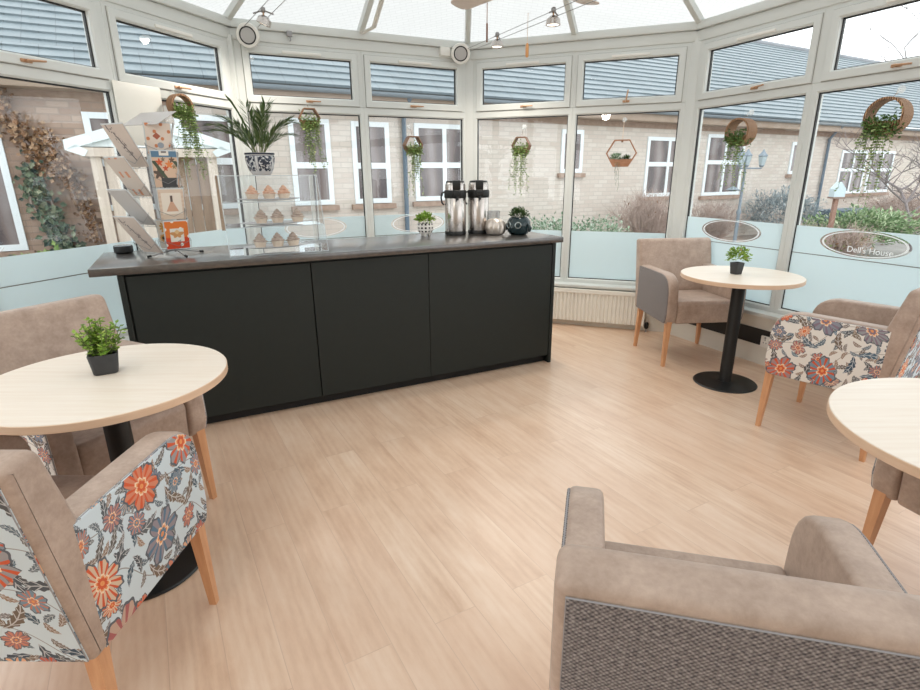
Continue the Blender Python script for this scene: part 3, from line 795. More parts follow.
# card lying across the top
m = MB(); m.box(-.12, .12, -.0015, .0015, -.08, .08)
o = m.build('greeting_card', cm['plain'], smooth=0)
o.matrix_world = T(*(RQ+Vector((-.02, -.01, .725)))) @ RZ(R(-18)) @ Matrix.Rotation(R(-62), 4, 'X')
tag(o, 'grey greeting card tilted back across the very top of the wire rack', 'greeting card', 'greeting cards in the wire rack')
m = MB(); m.tube([tuple(RQ+Vector((0, 0, .59))), tuple(RQ+Vector((-.015, -.005, .71)))], .003, 6); o2 = m.build('top_wire', M_['wire'], None); o2.parent = rk; o2.matrix_parent_inverse = (T(*RQ) @ RZ(R(26.9))).inverted()

# ------------------------------------------------------------------ acrylic display case with cakes
cs = thing('display_case', 'clear acrylic cake display case with three shelves on the dark counter', 'display case', cpt(1.91, .0))
CS = Matrix.Rotation(th+PI, 4, 'Z')  # case local x along the counter (towards its far-left end), y away from the room
Lc = Matrix(((CU.x, CN.x, 0, 0), (CU.y, CN.y, 0, 0), (0, 0, 1, 0), (0, 0, 0, 1)))
WX = .275
t_ = .004
prof = [(.05, 0), (.42, 0), (.42, .43), (.20, .43)]
for sx in (-WX, WX-t_):
    m = MB(); m.prism(prof, sx, sx+t_, M=Lc @ YZX); m.build('side_panel', M_['acrylic'], cs, 0)
m = MB(); m.box(-WX, WX, .416, .42, 0, .43, M=Lc); m.build('back_panel', M_['acrylic'], cs, 0)
m = MB(); m.prism([(.05, 0), (.20, .43), (.204, .43), (.054, 0)], -WX, WX, M=Lc @ YZX); m.build('front_panel', M_['acrylic'], cs, 0)
m = MB(); m.box(-WX, WX, .20, .42, .43, .434, M=Lc); m.build('top_panel', M_['acrylic'], cs, 0)
m = MB(); m.box(-WX, WX, .05, .42, 0, .005, M=Lc); m.build('base_panel', M_['acrylic'], cs, 0)
shelf_z = (.010, .150, .285)
shelf_n = ((.075, .40), (.115, .40), (.16, .40))
for z, (n0, n1) in zip(shelf_z[1:], shelf_n[1:]):
    m = MB(); m.box(-WX+.004, WX-.004, n0, n1, z, z+.004, M=Lc); m.build('shelf', M_['acrylic'], cs, 0)
ed = MB()
for sx in (-WX+.002, WX-.002):
    pts = [(sx, .052, 0), (sx, .202, .43), (sx, .418, .43), (sx, .418, 0)]
    ed.tube(pts, .0022, 4, Lc, closed=True)
for a, b in (((-WX, .052, .002), (WX, .052, .002)), ((-WX, .202, .432), (WX, .202, .432)), ((-WX, .418, .432), (WX, .418, .432)), ((-WX, .418, .002), (WX, .418, .002)), ((-WX, .115, .152), (WX, .115, .152)), ((-WX, .16, .287), (WX, .16, .287))):
    ed.tube([a, b], .0024, 4, Lc)
ed.build('polished_edge', M_['acrylic_edge'], cs)
M_['plate'] = mat_plain('grey_plate', srgb(206, 204, 206), .25)
M_['case_paper'] = mat_mottle('cake_case_paper', srgb(226, 206, 184), srgb(216, 192, 168), 40, .6)
M_['frosting'] = mat_mottle('buff_icing', srgb(214, 190, 166), srgb(190, 160, 134), 60, .6)
M_['frosting2'] = mat_mottle('pink_icing', srgb(228, 188, 160), srgb(206, 146, 110), 60, .6)
M_['cocoa'] = mat_mottle('cocoa_icing', srgb(196, 174, 156), srgb(158, 132, 114), 60, .6)
ctr = [('lower', .022, .20, M_['cocoa'], (.09, -.01, -.10)), ('middle', .156, .235, M_['cocoa'], (.065, -.028, -.145)), ('top', .291, .275, M_['frosting2'], (.095, .0, -.085))]
kk = 0
for nm, z, n, ic, us in ctr:
    P = cpt(1.91, n, CTOP+z)
    pl = thing('cake_plate', 'oval grey plate of cupcakes on the %s shelf of the acrylic case' % nm, 'plate', P, th+PI, 'cake plates in the acrylic case')
    m = MB()
    loops = []
    for r_, zz in ((.06, 0), (.135, .003), (.185, .010), (.19, .012), (.184, .013), (.13, .006), (.05, .004)):
        loops.append([(r_*math.cos(2*PI*k/40), r_*.48*math.sin(2*PI*k/40), zz) for k in range(40)])
    m.loft(loops); m.build('dish', M_['plate'], pl)
    for j, u in enumerate(us):
        q = cpt(1.91+u, n, CTOP+z+.0055)
        lab = 'cupcake on the %s shelf, %s' % (nm, ('the one nearest the card rack', 'the middle one of three', 'the one nearest the polka dot pot')[j])
        cu = thing('cupcake', lab, 'cupcake', q, kk, 'cupcakes in the acrylic case'); kk += 1
        m = MB(); pr_ = []
        for zz, r0 in ((0, .026), (.034, .036)):
            pr_.append([((r0+(.0015 if k % 2 else 0))*math.cos(2*PI*k/36), (r0+(.0015 if k % 2 else 0))*math.sin(2*PI*k/36), zz) for k in range(36)])
        m.loft(pr_); m.build('paper_case', M_['case_paper'], cu, 20)
        m = MB(); lo_ = []; N = 34
        for k in range(N):
            f_ = k/(N-1); zz = .032+f_*.050; base = .038*(1-f_)**.75+.002
            lo_.append([((base*(1+.13*math.sin(f_*20+2*PI*i/18)))*math.cos(2*PI*i/18), (base*(1+.13*math.sin(f_*20+2*PI*i/18)))*math.sin(2*PI*i/18), zz) for i in range(18)])
        m.loft(lo_); m.build('icing', ic, cu)

# ------------------------------------------------------------------ plant helpers
def leafball(mb, c, rad, n, L, W, rnd, squash=1.0, lo=-.2):
    for _ in range(n):
        while True:
            v = Vector((rnd.gauss(0, 1), rnd.gauss(0, 1), rnd.gauss(0, 1)))
            if v.length > .01:
                v.normalize()
                if v.z > lo: break
        p = Vector(c)+Vector((v.x*rad, v.y*rad, v.z*rad*squash))*rnd.uniform(.45, 1.0)
        d = (v+Vector((rnd.gauss(0, .5), rnd.gauss(0, .5), rnd.gauss(0, .4)+.2))).normalized()
        s = rnd.uniform(.7, 1.25)
        mb.leaf(p, d, Vector((rnd.gauss(0, .4), rnd.gauss(0, .4), 1)), L*s, W*s)
def vine(mb, st, p0, length, rnd, L=.022, W=.016, drift=.02, step=.018, out=Vector((0, 0, 0))):
    p = Vector(p0); pts = [p.copy()]; n = int(length/step); dx, dy = rnd.gauss(0, drift), rnd.gauss(0, drift)
    for i in range(n):
        p = p+Vector((dx*step*6+rnd.gauss(0, .0035), dy*step*6+rnd.gauss(0, .0035), -step))+out*(step*max(0, .5-i/n))
        pts.append(p.copy())
        if rnd.random() < .82:
            a = rnd.uniform(0, 2*PI); d = Vector((math.cos(a), math.sin(a), -.5)); s = rnd.uniform(.6, 1.2)*(1-.35*i/n)
            mb.leaf(p, d, (0, 0, 1), L*s, W*s)
    st.tube(pts, .0011, 4)

# palm in a patterned planter, standing on the case
pp = cpt(1.935, .30, CTOP+.434)
M_['porcelain'] = None
def mk_porcelain():
    m = Mat('blue_white_porcelain', srgb(206, 206, 204), .2)
    n = m.n('TexNoise'); n.inputs['Scale'].default_value = 34; n.inputs['Detail'].default_value = 3; n.inputs['Distortion'].default_value = 1.6; m.link(m.obj(), n.inputs['Vector'])
    sx = m.n('SeparateXYZ'); m.link(m.obj(), sx.inputs[0]); x, y, z = (S(m.nt, sx.outputs[i]) for i in range(3))
    band = z.gt(.022)*z.lt(.106)
    an = y.atan2(x); med = ((an*2.5+.6).sin().abs()).gt(.28)
    f = (S(m.nt, n.outputs[0])).gt(.47)*band*med
    line = ((((an*2.5+.6).sin().abs())-.22).abs().lt(.04))*band
    rim = (z.gt(.113)*z.lt(.123)).max(z.gt(.105)*z.lt(.108))
    m.color(m.mix(f.max(line*.7).max(rim), srgb(196, 198, 200), srgb(52, 60, 74)))
    return m.m
pv = thing('potted_palm', 'feathery green palm in a blue and white patterned planter on the display case', 'potted plant', pp)
m = MB(); m.lathe([(.046, 0), (.052, .004), (.068, .03), (.080, .07), (.083, .095), (.080, .110), (.084, .116), (.084, .124), (.078, .124), (.076, .105)], 40); m.build('planter', mk_porcelain(), pv)
m = MB(); m.lathe([(.076, .100), (.05, .108), (.001, .110)], 24); m.build('soil', M_['soil'], pv)
rp = random.Random(3)
fr = MB(); stm = MB()
fronds = [(-150, 62, .36), (-20, 60, .38), (20, 45, .34), (165, 50, .40), (100, 30, .34), (-100, 18, .34), (60, 15, .36), (200, 22, .38), (-60, 40, .34), (140, 68, .38), (-5, 78, .30), (185, 72, .36), (250, 50, .3), (320, 25, .36), (80, 62, .3)]
for az, tilt, L in fronds:
    L *= .80; tilt = min(84, tilt*1.22)
    a, tl = R(az), R(tilt); hz = Vector((math.cos(a), math.sin(a), 0)); pts = []; n = 16; p_ = Vector((hz.x*.02, hz.y*.02, .105)); ang = PI/2-tl*.35
    for i in range(n+1):
        pts.append(p_.copy()); ang -= R(tilt)*.9/n*(.4+1.1*i/n); p_ = p_+(hz*math.cos(ang)+Vector((0, 0, 1))*math.sin(ang))*(L/n)
    stm.tube(pts, [.003*(1-i/(n+1.5)) for i in range(n+1)], 5)
    for i in range(4, n+1):
        d0 = (pts[i]-pts[i-1]).normalized(); side = d0.cross(Vector((0, 0, 1))); side = side.normalized() if side.length > .05 else Vector((-hz.y, hz.x, 0))
        for sg in (-1, 1):
            for e in (0, .5):
                q = pts[i-1].lerp(pts[i], e); l_ = L*.36*(1-.55*abs(i/n-.55))*rp.uniform(.8, 1.1)
                fr.leaf(q, d0*1.0+side*sg*rp.uniform(.45, .8)+Vector((0, 0, rp.uniform(-.25, .15))), (0, 0, 1), l_, .0085, .15)
fr.build('fronds', M_['palm'], pv, 0); stm.build('stem', M_['stem'], pv)

# polka dot pot
def mk_polka():
    m = Mat('polka_dot_china', srgb(232, 228, 222), .25)
    sx = m.n('SeparateXYZ'); m.link(m.obj(), sx.inputs[0]); x, y, z = (S(m.nt, sx.outputs[i]) for i in range(3))
    an = y.atan2(x)*(13/(2*PI)); zz = z*(1/.025)
    row = zz._m('FLOOR'); u_ = (an+0.5).fract()-.5; v_ = zz.fract()-.5
    m.color(m.mix((u_.abs().lt(.24))*(v_.abs().lt(.24))*z.gt(.02)*z.lt(.095), srgb(232, 228, 222), srgb(24, 24, 26)))
    return m.m
q = cpt(.81, .50)
pt = thing('polka_dot_planter', 'small white planter with black square dots on three feet holding a bright green plant', 'potted plant', q)
m = MB(); m.lathe([(.024, .016), (.044, .022), (.056, .042), (.060, .066), (.057, .094), (.054, .094), (.054, .07), (.035, .06)], 32); m.build('bowl', mk_polka(), pt)
for k in range(3):
    a = k*2*PI/3+.5; m = MB(); m.lathe([(.006, 0), (.0095, .003), (.0105, .012), (.012, .026)], 12, T(.028*math.cos(a), .028*math.sin(a), 0)); m.build('foot', mat_plain('white_china', srgb(228, 224, 218), .3), pt)
m = MB(); r_ = random.Random(5); leafball(m, (0, 0, .110), .070, 240, .026, .016, r_, .80, -.1); m.build('leaves', M_['lime'], pt, 0)

# airpots
def make_airpot(lab, q, rz):
    t = thing('vacuum_flask', lab, 'vacuum flask', q, rz, 'steel pump flasks on the counter'); t.scale = (1.06, 1.06, 1.03)
    m = MB(); m.lathe([(.070, 0), (.075, .003), (.075, .022), (.073, .026)], 40); m.build('base', M_['black'], t)
    m = MB(); m.lathe([(.072, .024), (.0735, .03), (.0735, .255), (.070, .262)], 48); m.build('body', M_['steel'], t)
    m = MB(); m.lathe([(.072, .256), (.077, .262), (.078, .300), (.074, .312)], 40); m.box(-.022, .022, -.104, -.06, .268, .306, .006); m.tube([(0, -.095, .27), (0, -.10, .245)], .010, 10); m.build('collar', M_['black'], t)
    m = MB(); m.lathe([(.070, .310), (.0705, .345), (.066, .362), (.056, .371), (.02, .374), (.001, .374)], 40); m.build('lid', M_['steel'], t)
    m = MB(); m.box(-.027, .027, -.074, .03, .312, .379, .007); m.lathe([(.066, .364), (.060, .375), (.02, .379), (.001, .379)], 32); m.build('pump_lever', M_['black_satin'], t)
    m = MB(); m.tube([(-.0735, 0, .30), (-.094, 0, .292), (-.100, 0, .26), (-.094, 0, .225), (-.080, 0, .21)], .006, 8); m.build('handle', M_['black'], t)
    return t
make_airpot('steel pump flask with black collar, the one nearer the polka dot pot', cpt(.562, .50), R(8))
make_airpot('steel pump flask with black collar, the one nearer the silver bowl', cpt(.372, .49), R(4))
# silver round pot with a glass tumbler on it
q = cpt(.305, .345)
sp = thing('silver_lantern', 'round silver lantern bowl with dimpled sides beside the flasks', 'bowl', q); sp.scale = (1.25, 1.25, 1.35)
m = MB(); lo_ = []
for r_, z in ((.036, 0), (.052, .004), (.062, .022), (.064, .042), (.058, .066), (.042, .082), (.030, .086)):
    lo_.append([(r_*(1-.16*max(0, math.cos(i*2*PI/48*6))**3*math.sin(min(1, z/.086)*PI))*math.cos(2*PI*i/48), r_*(1-.16*max(0, math.cos(i*2*PI/48*6))**3*math.sin(min(1, z/.086)*PI))*math.sin(2*PI*i/48), z) for i in range(48)])
m.loft(lo_); m.build('body', mat_plain('satin_silver', srgb(206, 196, 186), .3, .75), sp)
tb = thing('glass_tumbler', 'clear glass tumbler standing behind the silver bowl', 'glass', cpt(.25, .47)); tb.scale = (1.2, 1.2, 1.4)
m = MB(); m.lathe([(.036, 0), (.040, .004), (.043, .118), (.041, .118), (.038, .010), (.001, .008)], 32, cap1=False); m.build('glass_wall', thin_glass('tumbler_glass', (.86, .87, .88), .09), tb)
# dark teal owl pot
q = cpt(.155, .26)
ow = thing('owl_planter', 'round dark teal animal planter with ringed eyes and a green succulent on top', 'potted plant', q); ow.scale = (1.3, 1.3, 1.3)
M_['teal'] = mat_plain('dark_teal_glaze', (.012, .028, .032), .18)
m = MB(); lo_ = []
for r_, z in ((.040, 0), (.052, .004), (.064, .022), (.069, .048), (.066, .072), (.054, .092), (.042, .099), (.036, .098)):
    lo_.append([(r_*1.0*math.cos(2*PI*i/40), r_*.95*math.sin(2*PI*i/40), z) for i in range(40)])
m.loft(lo_)
m.build('body', M_['teal'], ow)
dirv = Vector((-.75, -1, 0)).normalized(); sd = Vector((-dirv.y, dirv.x, 0))
for sg in (-1, 1):
    c = dirv*.058+sd*sg*.030+Vector((0, 0, .056)); m = MB()
    axs = (dirv+sd*sg*.4).normalized(); e1 = axs.cross(Vector((0, 0, 1))).normalized(); e2 = e1.cross(axs)
    m.tube([tuple(c+(e1*math.cos(a)+e2*math.sin(a))*.016) for a in [2*PI*k/20 for k in range(20)]], .0035, 6, closed=True); m.build('eye_ring', mat_plain('silver_glaze', srgb(150, 160, 160), .2, .6), ow)
    m = MB(); c2 = sd*sg*.066+Vector((0, 0, .062))+dirv*.01; m.tube([tuple(c2), tuple(c2+sd*sg*.016+Vector((0, 0, -.022))), tuple(c2+sd*sg*.012+Vector((0, 0, -.042)))], [.006, .011, .006], 8); m.build('wing', M_['teal'], ow)
m = MB(); c = dirv*.066+Vector((0, 0, .046)); m.tube([tuple(c), tuple(c+dirv*.016-Vector((0, 0, .006)))], [.009, .003], 8); m.build('beak', M_['teal'], ow)
m = MB(); r_ = random.Random(8); leafball(m, (0, 0, .104), .054, 520, .014, .007, r_, .85, -.1); m.build('succulent', M_['dark_green'], ow, 0)

# ------------------------------------------------------------------ tables
def make_table(lab, loc, r):
    t = thing('cafe_table', lab, 'table', loc, 0, 'round cafe tables')
    m = MB(); m.lathe([(.202, 0), (.204, .004), (.198, .010), (.12, .014), (.05, .018), (.040, .020)], 56); m.build('base_plate', M_['black_satin'], t)
    m = MB(); m.lathe([(.043, .018), (.040, .03), (.040, .728)], 32); m.build('column', M_['black'], t)
    m = MB(); m.box(-.16, .16, -.16, .16, .722, .729, .002, r=.03); m.build('mounting_plate', M_['black'], t)
    m = MB(); m.lathe([(r-.002, .729), (r, .731), (r, .753), (r-.002, .755)], 96); top = m.build('table_edge', M_['tabledge'], t)
    m = MB(); m.lathe([(r-.0015, .7545), (r-.003, .7562), (.3, .7564), (.001, .7564)], 96); m.build('table_top', M_['tabletop'], t)
    return t
TL, TR, TF = Vector((-1.18, 1.675, 0)), Vector((1.838, 3.478, 0)), Vector((1.41, 1.212, 0))
make_table('round birch cafe table with the bushy plant in a black pot, by the serving counter', TL, .373)
make_table('round birch cafe table in front of the plain grey armchair', TR, .366)
make_table('bare round birch cafe table with nothing on it, beside the grey backed armchair', TF, .408)

# ------------------------------------------------------------------ armchairs
def make_chair(lab, loc, rz, side_mat, back_mat, lead, piping=True):
    t = thing('tub_armchair', lab, 'armchair', loc, rz, 'upholstered armchairs')
    L = M_['leather']
    W = .300
    for i, (x, y) in enumerate(((-.262, .235), (.262, .235), (-.262, -.245), (.262, -.245))):
        m = MB(); sy = .012 if y > 0 else -.02; sx = .012*(1 if x > 0 else -1)
        a, b = .0195, .0115
        lo_ = []
        for f_, h in ((0, .345), (1, 0)):
            w = a+(b-a)*f_; cx, cy = x+sx*f_, y+sy*f_
            lo_.append([(cx-w, cy-w, h), (cx+w, cy-w, h), (cx+w, cy+w, h), (cx-w, cy+w, h)])
        m.loft(lo_); m.build('leg', M_['leg'], t, 20)
    # seat
    m = MB(); pr_ = rpoly([(-.225, .335), (.248, .325), (.258, .47), (.248, .497), (-.225, .485)], [0, .02, .03, .03, 0], 6)
    m.prism(pr_, -.214, .214, .014, YZX); m.build('seat', L, t, 50)
    # arms
    ap = rpoly([(-.262, .335), (.250, .325), (.268, .40), (.256, .690), (-.27, .690)], [0, .035, .05, .15, 0], 8)
    for sg in (-1, 1):
        x0, x1 = (.216, W-.003) if sg > 0 else (-W+.003, -.216)
        m = MB(); m.prism(ap, x0, x1, .016, YZX); arm = m.build('arm', L, t, 50)
        m = MB(); pp_ = newell_offset(ap, .007); d0, d1 = (W-.014, W+.001) if sg > 0 else (-W-.001, -W+.014)
        m.prism(pp_, d0, d1, .004, YZX); m.build('side_panel', side_mat, arm, 50)
        if piping:
            m = MB(); q = newell_offset(ap, .008); x = (W-.003)*sg
            m.tube([(x, y, z) for y, z in q], .0022, 5, closed=True); m.build('piping', M_['piping'], arm)
    # back
    bp = rpoly([(-.20, .335), (-.185, .50), (-.292, .892), (-.384, .882), (-.292, .335)], [0, .15, .042, .024, .02], 8)
    m = MB(); m.prism(bp, -W, W, .020, YZX); bk = m.build('backrest', L, t, 50)
    # panel on the back face, following its slope
    a0, a1 = Vector((-.2935, .345)), Vector((-.3795, .862))
    d = (a1-a0).normalized(); nn = Vector((-d.y, d.x))
    if nn.x > 0: nn = -nn
    q0, q1 = a0+nn*.004, a1+nn*.004; r0, r1 = a0-nn*.006, a1-nn*.006
    m = MB(); m.prism([tuple(q0), tuple(q1), tuple(r1), tuple(r0)], -W+.016, W-.016, .003, YZX); m.build('back_panel', back_mat, bk, 30)
    if piping:
        m = MB(); e = .017; c0, c1 = a0+nn*.0025, a1+nn*.0025
        m.tube([(-W+e, c0.x, c0.y), (-W+e, c1.x, c1.y), (W-e, c1.x, c1.y), (W-e, c0.x, c0.y)], .0016, 6, closed=True); m.build('piping', M_['piping'], bk)
    return t
M_['piping'] = mat_plain('pale_piping', srgb(150, 148, 150), .6)
make_chair('plain grey and taupe armchair standing beside the radiator behind a small table', (1.778, 4.087, 0), R(185.5), M_['weave'], M_['weave'], None, False)
make_chair('armchair with cream floral print sides standing under the house name window', (2.083, 2.777, 0), R(37.1), M_['floral_cream'], M_['floral_blue'], None)
make_chair('armchair with pale blue floral sides and back, at the table with the bushy plant', (-1.125, 1.245, 0), R(-1), M_['floral_blue'], M_['floral_blue'], None)
make_chair('taupe armchair facing the room, tucked between the counter and the table with the plant', (-1.466, 1.977, 0), R(244), M_['floral_cream'], M_['floral_cream'], None)
make_chair('armchair with woven grey back panel and taupe top, seen from behind', (.503, .872, 0), R(-13.9), M_['weave'], M_['weave'], None)
make_chair('taupe armchair half hidden under the bare round table', (1.755, 1.42, 0), R(106.3), M_['floral_cream'], M_['floral_cream'], None)

# small plants on the tables
def square_pot(t, w0, w1, h):
    m = MB(); lo_ = []
    for w, z in ((w0*.9, 0), (w0, .003), (w1, h-.003), (w1-.001, h), (w1-.006, h), (w1-.009, h-.012)):
        lo_.append([(x, y, z) for x, y in rrect(-w, w, -w, w, w*.35, 4)])
    m.loft(lo_); return m.build('pot', M_['pot_black'], t)
tp = thing('potted_plant', 'bushy lime green plant in a charcoal pot on the table nearest the serving counter', 'potted plant', (-1.207, 1.722, .7564), R(30), 'potted plants on the tables')
square_pot(tp, .036, .044, .070)
m = MB(); m.box(-.034, .034, -.034, .034, .050, .058); m.build('soil', M_['soil'], tp)
m = MB(); st = MB(); r_ = random.Random(12)
for k in range(46):
    a = r_.uniform(0, 2*PI); rr = r_.uniform(0, .062); hh = r_.uniform(.045, .135)*(1-rr*5)
    x, y = rr*math.cos(a), rr*math.sin(a); top = Vector((x*1.25, y*1.25, .066+hh)); st.tube([(x*.4, y*.4, .056), (x*.8, y*.8, .06+hh*.5), tuple(top)], .0012, 4)
    for j in range(9):
        f_ = j/8; c = Vector((x*.4, y*.4, .056)).lerp(top, .25+.75*f_); b = r_.uniform(0, 2*PI)
        m.leaf(c, (math.cos(b), math.sin(b), r_.uniform(-.3, .9)), (0, 0, 1), r_.uniform(.017, .027), r_.uniform(.011, .016))
m.build('leaves', M_['lime'], tp, 0); st.build('stem', M_['stem'], tp)
tq = thing('potted_plant', 'little pink tipped green plant in a charcoal pot, table by the plain grey armchair', 'potted plant', (1.815, 3.50, .7564), R(20), 'potted plants on the tables')
square_pot(tq, .027, .034, .075)
m = MB(); m.box(-.027, .027, -.027, .027, .055, .063); m.build('soil', M_['soil'], tq)
m = MB(); r_ = random.Random(15); leafball(m, (0, 0, .112), .068, 260, .024, .014, r_, .85, -.4); m.build('leaves', M_['lime'], tq, 0)
m = MB(); leafball(m, (0, 0, .108), .072, 26, .014, .012, r_, .9, -.1); m.build('blossom', M_['pinkish'], tq, 0)

# ------------------------------------------------------------------ hanging baskets on the glass
def hook(t, M, top, zh):
    m = MB(); m.tube([(0, -.088, zh), (0, -.075, zh)], [.022, .012], 14, M); m.tube([(0, -.078, zh), (0, -.05, zh-.002), (0, -.045, zh-.02), (0, -.052, zh-.028)], .004, 6, M); m.build('suction_hook', M_['plastic_clear'], t)
    m = MB(); m.tube([(0, -.048, zh-.02), (0, -.01, top)], .0015, 5, M); m.build('cord', M_['ring_wood'], t)
def ring_basket(lab, f, s, z, rx, width, vines, vlen, seed, mat, leafm, hexa=False, zh=None, rz=0, plant=1.0):
    """round (or hexagonal) band basket hanging flat against the glass with a plant in its lower half"""
    r_ = random.Random(seed)
    t = thing('hanging_planter', lab, 'hanging planter', (0, 0, 0), 0, 'hanging planters on the windows')
    M = FM[f] @ T(s, .09, z) @ RZ(rz)
    n = 6 if hexa else 40
    m = MB(); lo_ = []
    for k in range(n+1):
        a = 2*PI*k/n
        c, s_ = math.cos(a), math.sin(a)
        th_ = .009 if hexa else .012
        lo_.append([((rx)*c, -width/2, rx*s_), (rx*c, width/2, rx*s_), ((rx-th_)*c, width/2, (rx-th_)*s_), ((rx-th_)*c, -width/2, (rx-th_)*s_)])
    m.loft(lo_, cap0=False, cap1=False, M=M); m.build('ring', mat, t, 30)
    m = MB()   # basket front in the lower part of the ring
    for yy in (-width/2+.002, width/2-.004):
        pts = [(rx*.95*math.cos(PI+k*PI/16), rx*.95*math.sin(PI+k*PI/16)) for k in range(17)] if not hexa else [(rx*.95*math.cos(PI+k*PI/3), rx*.95*math.sin(PI+k*PI/3)) for k in range(4)]
        pts = [(x, min(zz, -rx*.25)) for x, zz in pts]
        m.prism(pts, yy, yy+.004, 0, M @ XZY)
    m.build('basket_wall', mat, t, 30)
    hook(t, M, rx, (zh-z) if zh else rx+.05)
    m = MB(); st = MB()
    for _ in range(int(330*plant)):
        p_ = Vector((r_.uniform(-.85, .85)*rx, r_.uniform(-.5, 1.7)*width/2, -rx*.5+r_.gauss(0, .30)*rx))
        d = Vector((r_.gauss(0, 1), r_.gauss(.4, 1), r_.gauss(.3, .8)))
        m.leaf(M @ p_, M.to_3x3() @ d, (0, 0, 1), r_.uniform(.018, .030), r_.uniform(.012, .018))
    vm = MB()
    for k in range(vines):
        x = r_.uniform(-.75, .55)*rx; p_ = M @ Vector((x, width/2+r_.uniform(.004, .03), -rx*.2))
        o3 = (M.to_3x3() @ Vector((r_.uniform(-.3, .3), .25, 0)))
        vine(vm, st, p_, vlen*r_.uniform(.35, 1.0), r_, .031, .022, .02, .016, o3*.5)
    m.build('foliage', leafm, t, 0); vm.build('trailing_leaves', M_['vine'], t, 0); st.build('vine_stem', M_['stem'], t)
    return t
ring_basket('mossy wicker ring planter with long trailing vines, hanging by the card rack', 'A', .65, 1.84, .078, .065, 34, .46, 21, M_['wicker'], M_['vine'], False, 1.94, R(-12), 1.6)
ring_basket('brown hexagon planter with trailing vines hanging above the cake stand', 'B', 1.487, 1.835, .085, .08, 20, .42, 22, M_['ring_wood'], M_['vine'], True, 1.96)
ring_basket('brown hexagon planter with trailing vines hanging above the polka dot pot', 'B', .600, 1.643, .085, .08, 20, .44, 23, M_['ring_wood'], M_['vine'], True, 1.80)
ring_basket('brown hexagon planter with trailing vines hanging behind the teal owl pot', 'C', .533, 1.636, .085, .08, 18, .44, 24, M_['ring_wood'], M_['vine'], True, 1.80)
ring_basket('round woven ring planter with trailing vines in front of the outdoor lamp post', 'D', .575, 1.672, .096, .10, 14, .42, 25, M_['wicker'], M_['green'], False, 1.81, R(-3), 1.2)
ring_basket('large round woven ring planter with long trailing vines, hanging above the house name oval', 'D', 1.538, 1.692, .103, .105, 18, .48, 26, M_['wicker'], M_['green'], False, 1.84, R(-3), 1.3)
# hexagonal copper frame planter
hx = thing('hanging_planter', 'open copper hexagon frame planter with two small succulents hanging above the radiator', 'hanging planter', (0, 0, 0), 0, 'hanging planters on the windows')
M = FM['C'] @ T(1.408, .085, 1.555)
HR = .128
m = MB(); lo_ = []
for k in range(7):
    a = k*PI/3; c, s_ = math.cos(a), math.sin(a)
    lo_.append([(HR*c, -.022, HR*s_*.98), (HR*c, .022, HR*s_*.98), ((HR-.011)*c, .022, (HR-.011)*s_*.98), ((HR-.011)*c, -.022, (HR-.011)*s_*.98)])
m.loft(lo_, cap0=False, cap1=False, M=M); m.build('hexagon_frame', M_['copper_wood'], hx, 20)
zt = -.048
w_ = lambda z: HR-abs(z)/math.tan(PI/3)*1.0
m = MB(); m.prism([(-w_(zt)+.004, zt), (w_(zt)-.004, zt), (w_(.11)-.002, -.110), (-w_(.11)+.002, -.110)], .018, .026, .001, M @ XZY); m.prism([(-w_(zt)+.004, zt), (w_(zt)-.004, zt), (w_(.11)-.002, -.110), (-w_(.11)+.002, -.110)], -.026, -.018, .001, M @ XZY); m.build('trough', M_['copper_wood'], hx, 20)
m = MB(); m.tube([(0, -.006, .11), (0, -.006, .088)], [.006, .009], 8, M); m.build('wooden_bead', M_['ring_wood'], hx)
m = MB(); m.tube([(0, -.03, .27), (0, -.006, .115)], .003, 5, M); m.build('cord', mat_plain('cream_cord', srgb(226, 204, 184), .8), hx)
m = MB(); m.tube([(0, -.083, .272), (0, -.07, .272)], [.02, .011], 12, M); m.tube([(0, -.07, .272), (0, -.03, .270), (0, -.026, .255)], .004, 6, M); m.build('suction_hook', M_['plastic_clear'], hx)
r_ = random.Random(31)
for cx, nm, mt, sc, nn in ((-.042, 'fern', M_['pale_shrub'], .05, 90), (.045, 'succulent', M_['dark_green'], .036, 70)):
    m = MB()
    for k in range(nn):
        a = r_.uniform(0, 2*PI); e = r_.uniform(.1, 1.4); d = Vector((math.cos(a)*math.cos(e), math.sin(a)*math.cos(e), math.sin(e)))
        m.leaf(M @ (Vector((cx, 0, -.055))+d*sc*r_.uniform(.2, .8)), M.to_3x3() @ d, (0, 0, 1), sc*.75, sc*.32)
    m.build(nm, mt, hx, 0)
m = MB(); st = MB()
for k in range(4): vine(m, st, M @ Vector((-.045+.012*k, .03, -.07)), .10+.05*k, r_, .016, .010, .01, .015)
m.build('trailing_stem', M_['bluish'], hx, 0); st.build('stem', M_['stem'], hx)

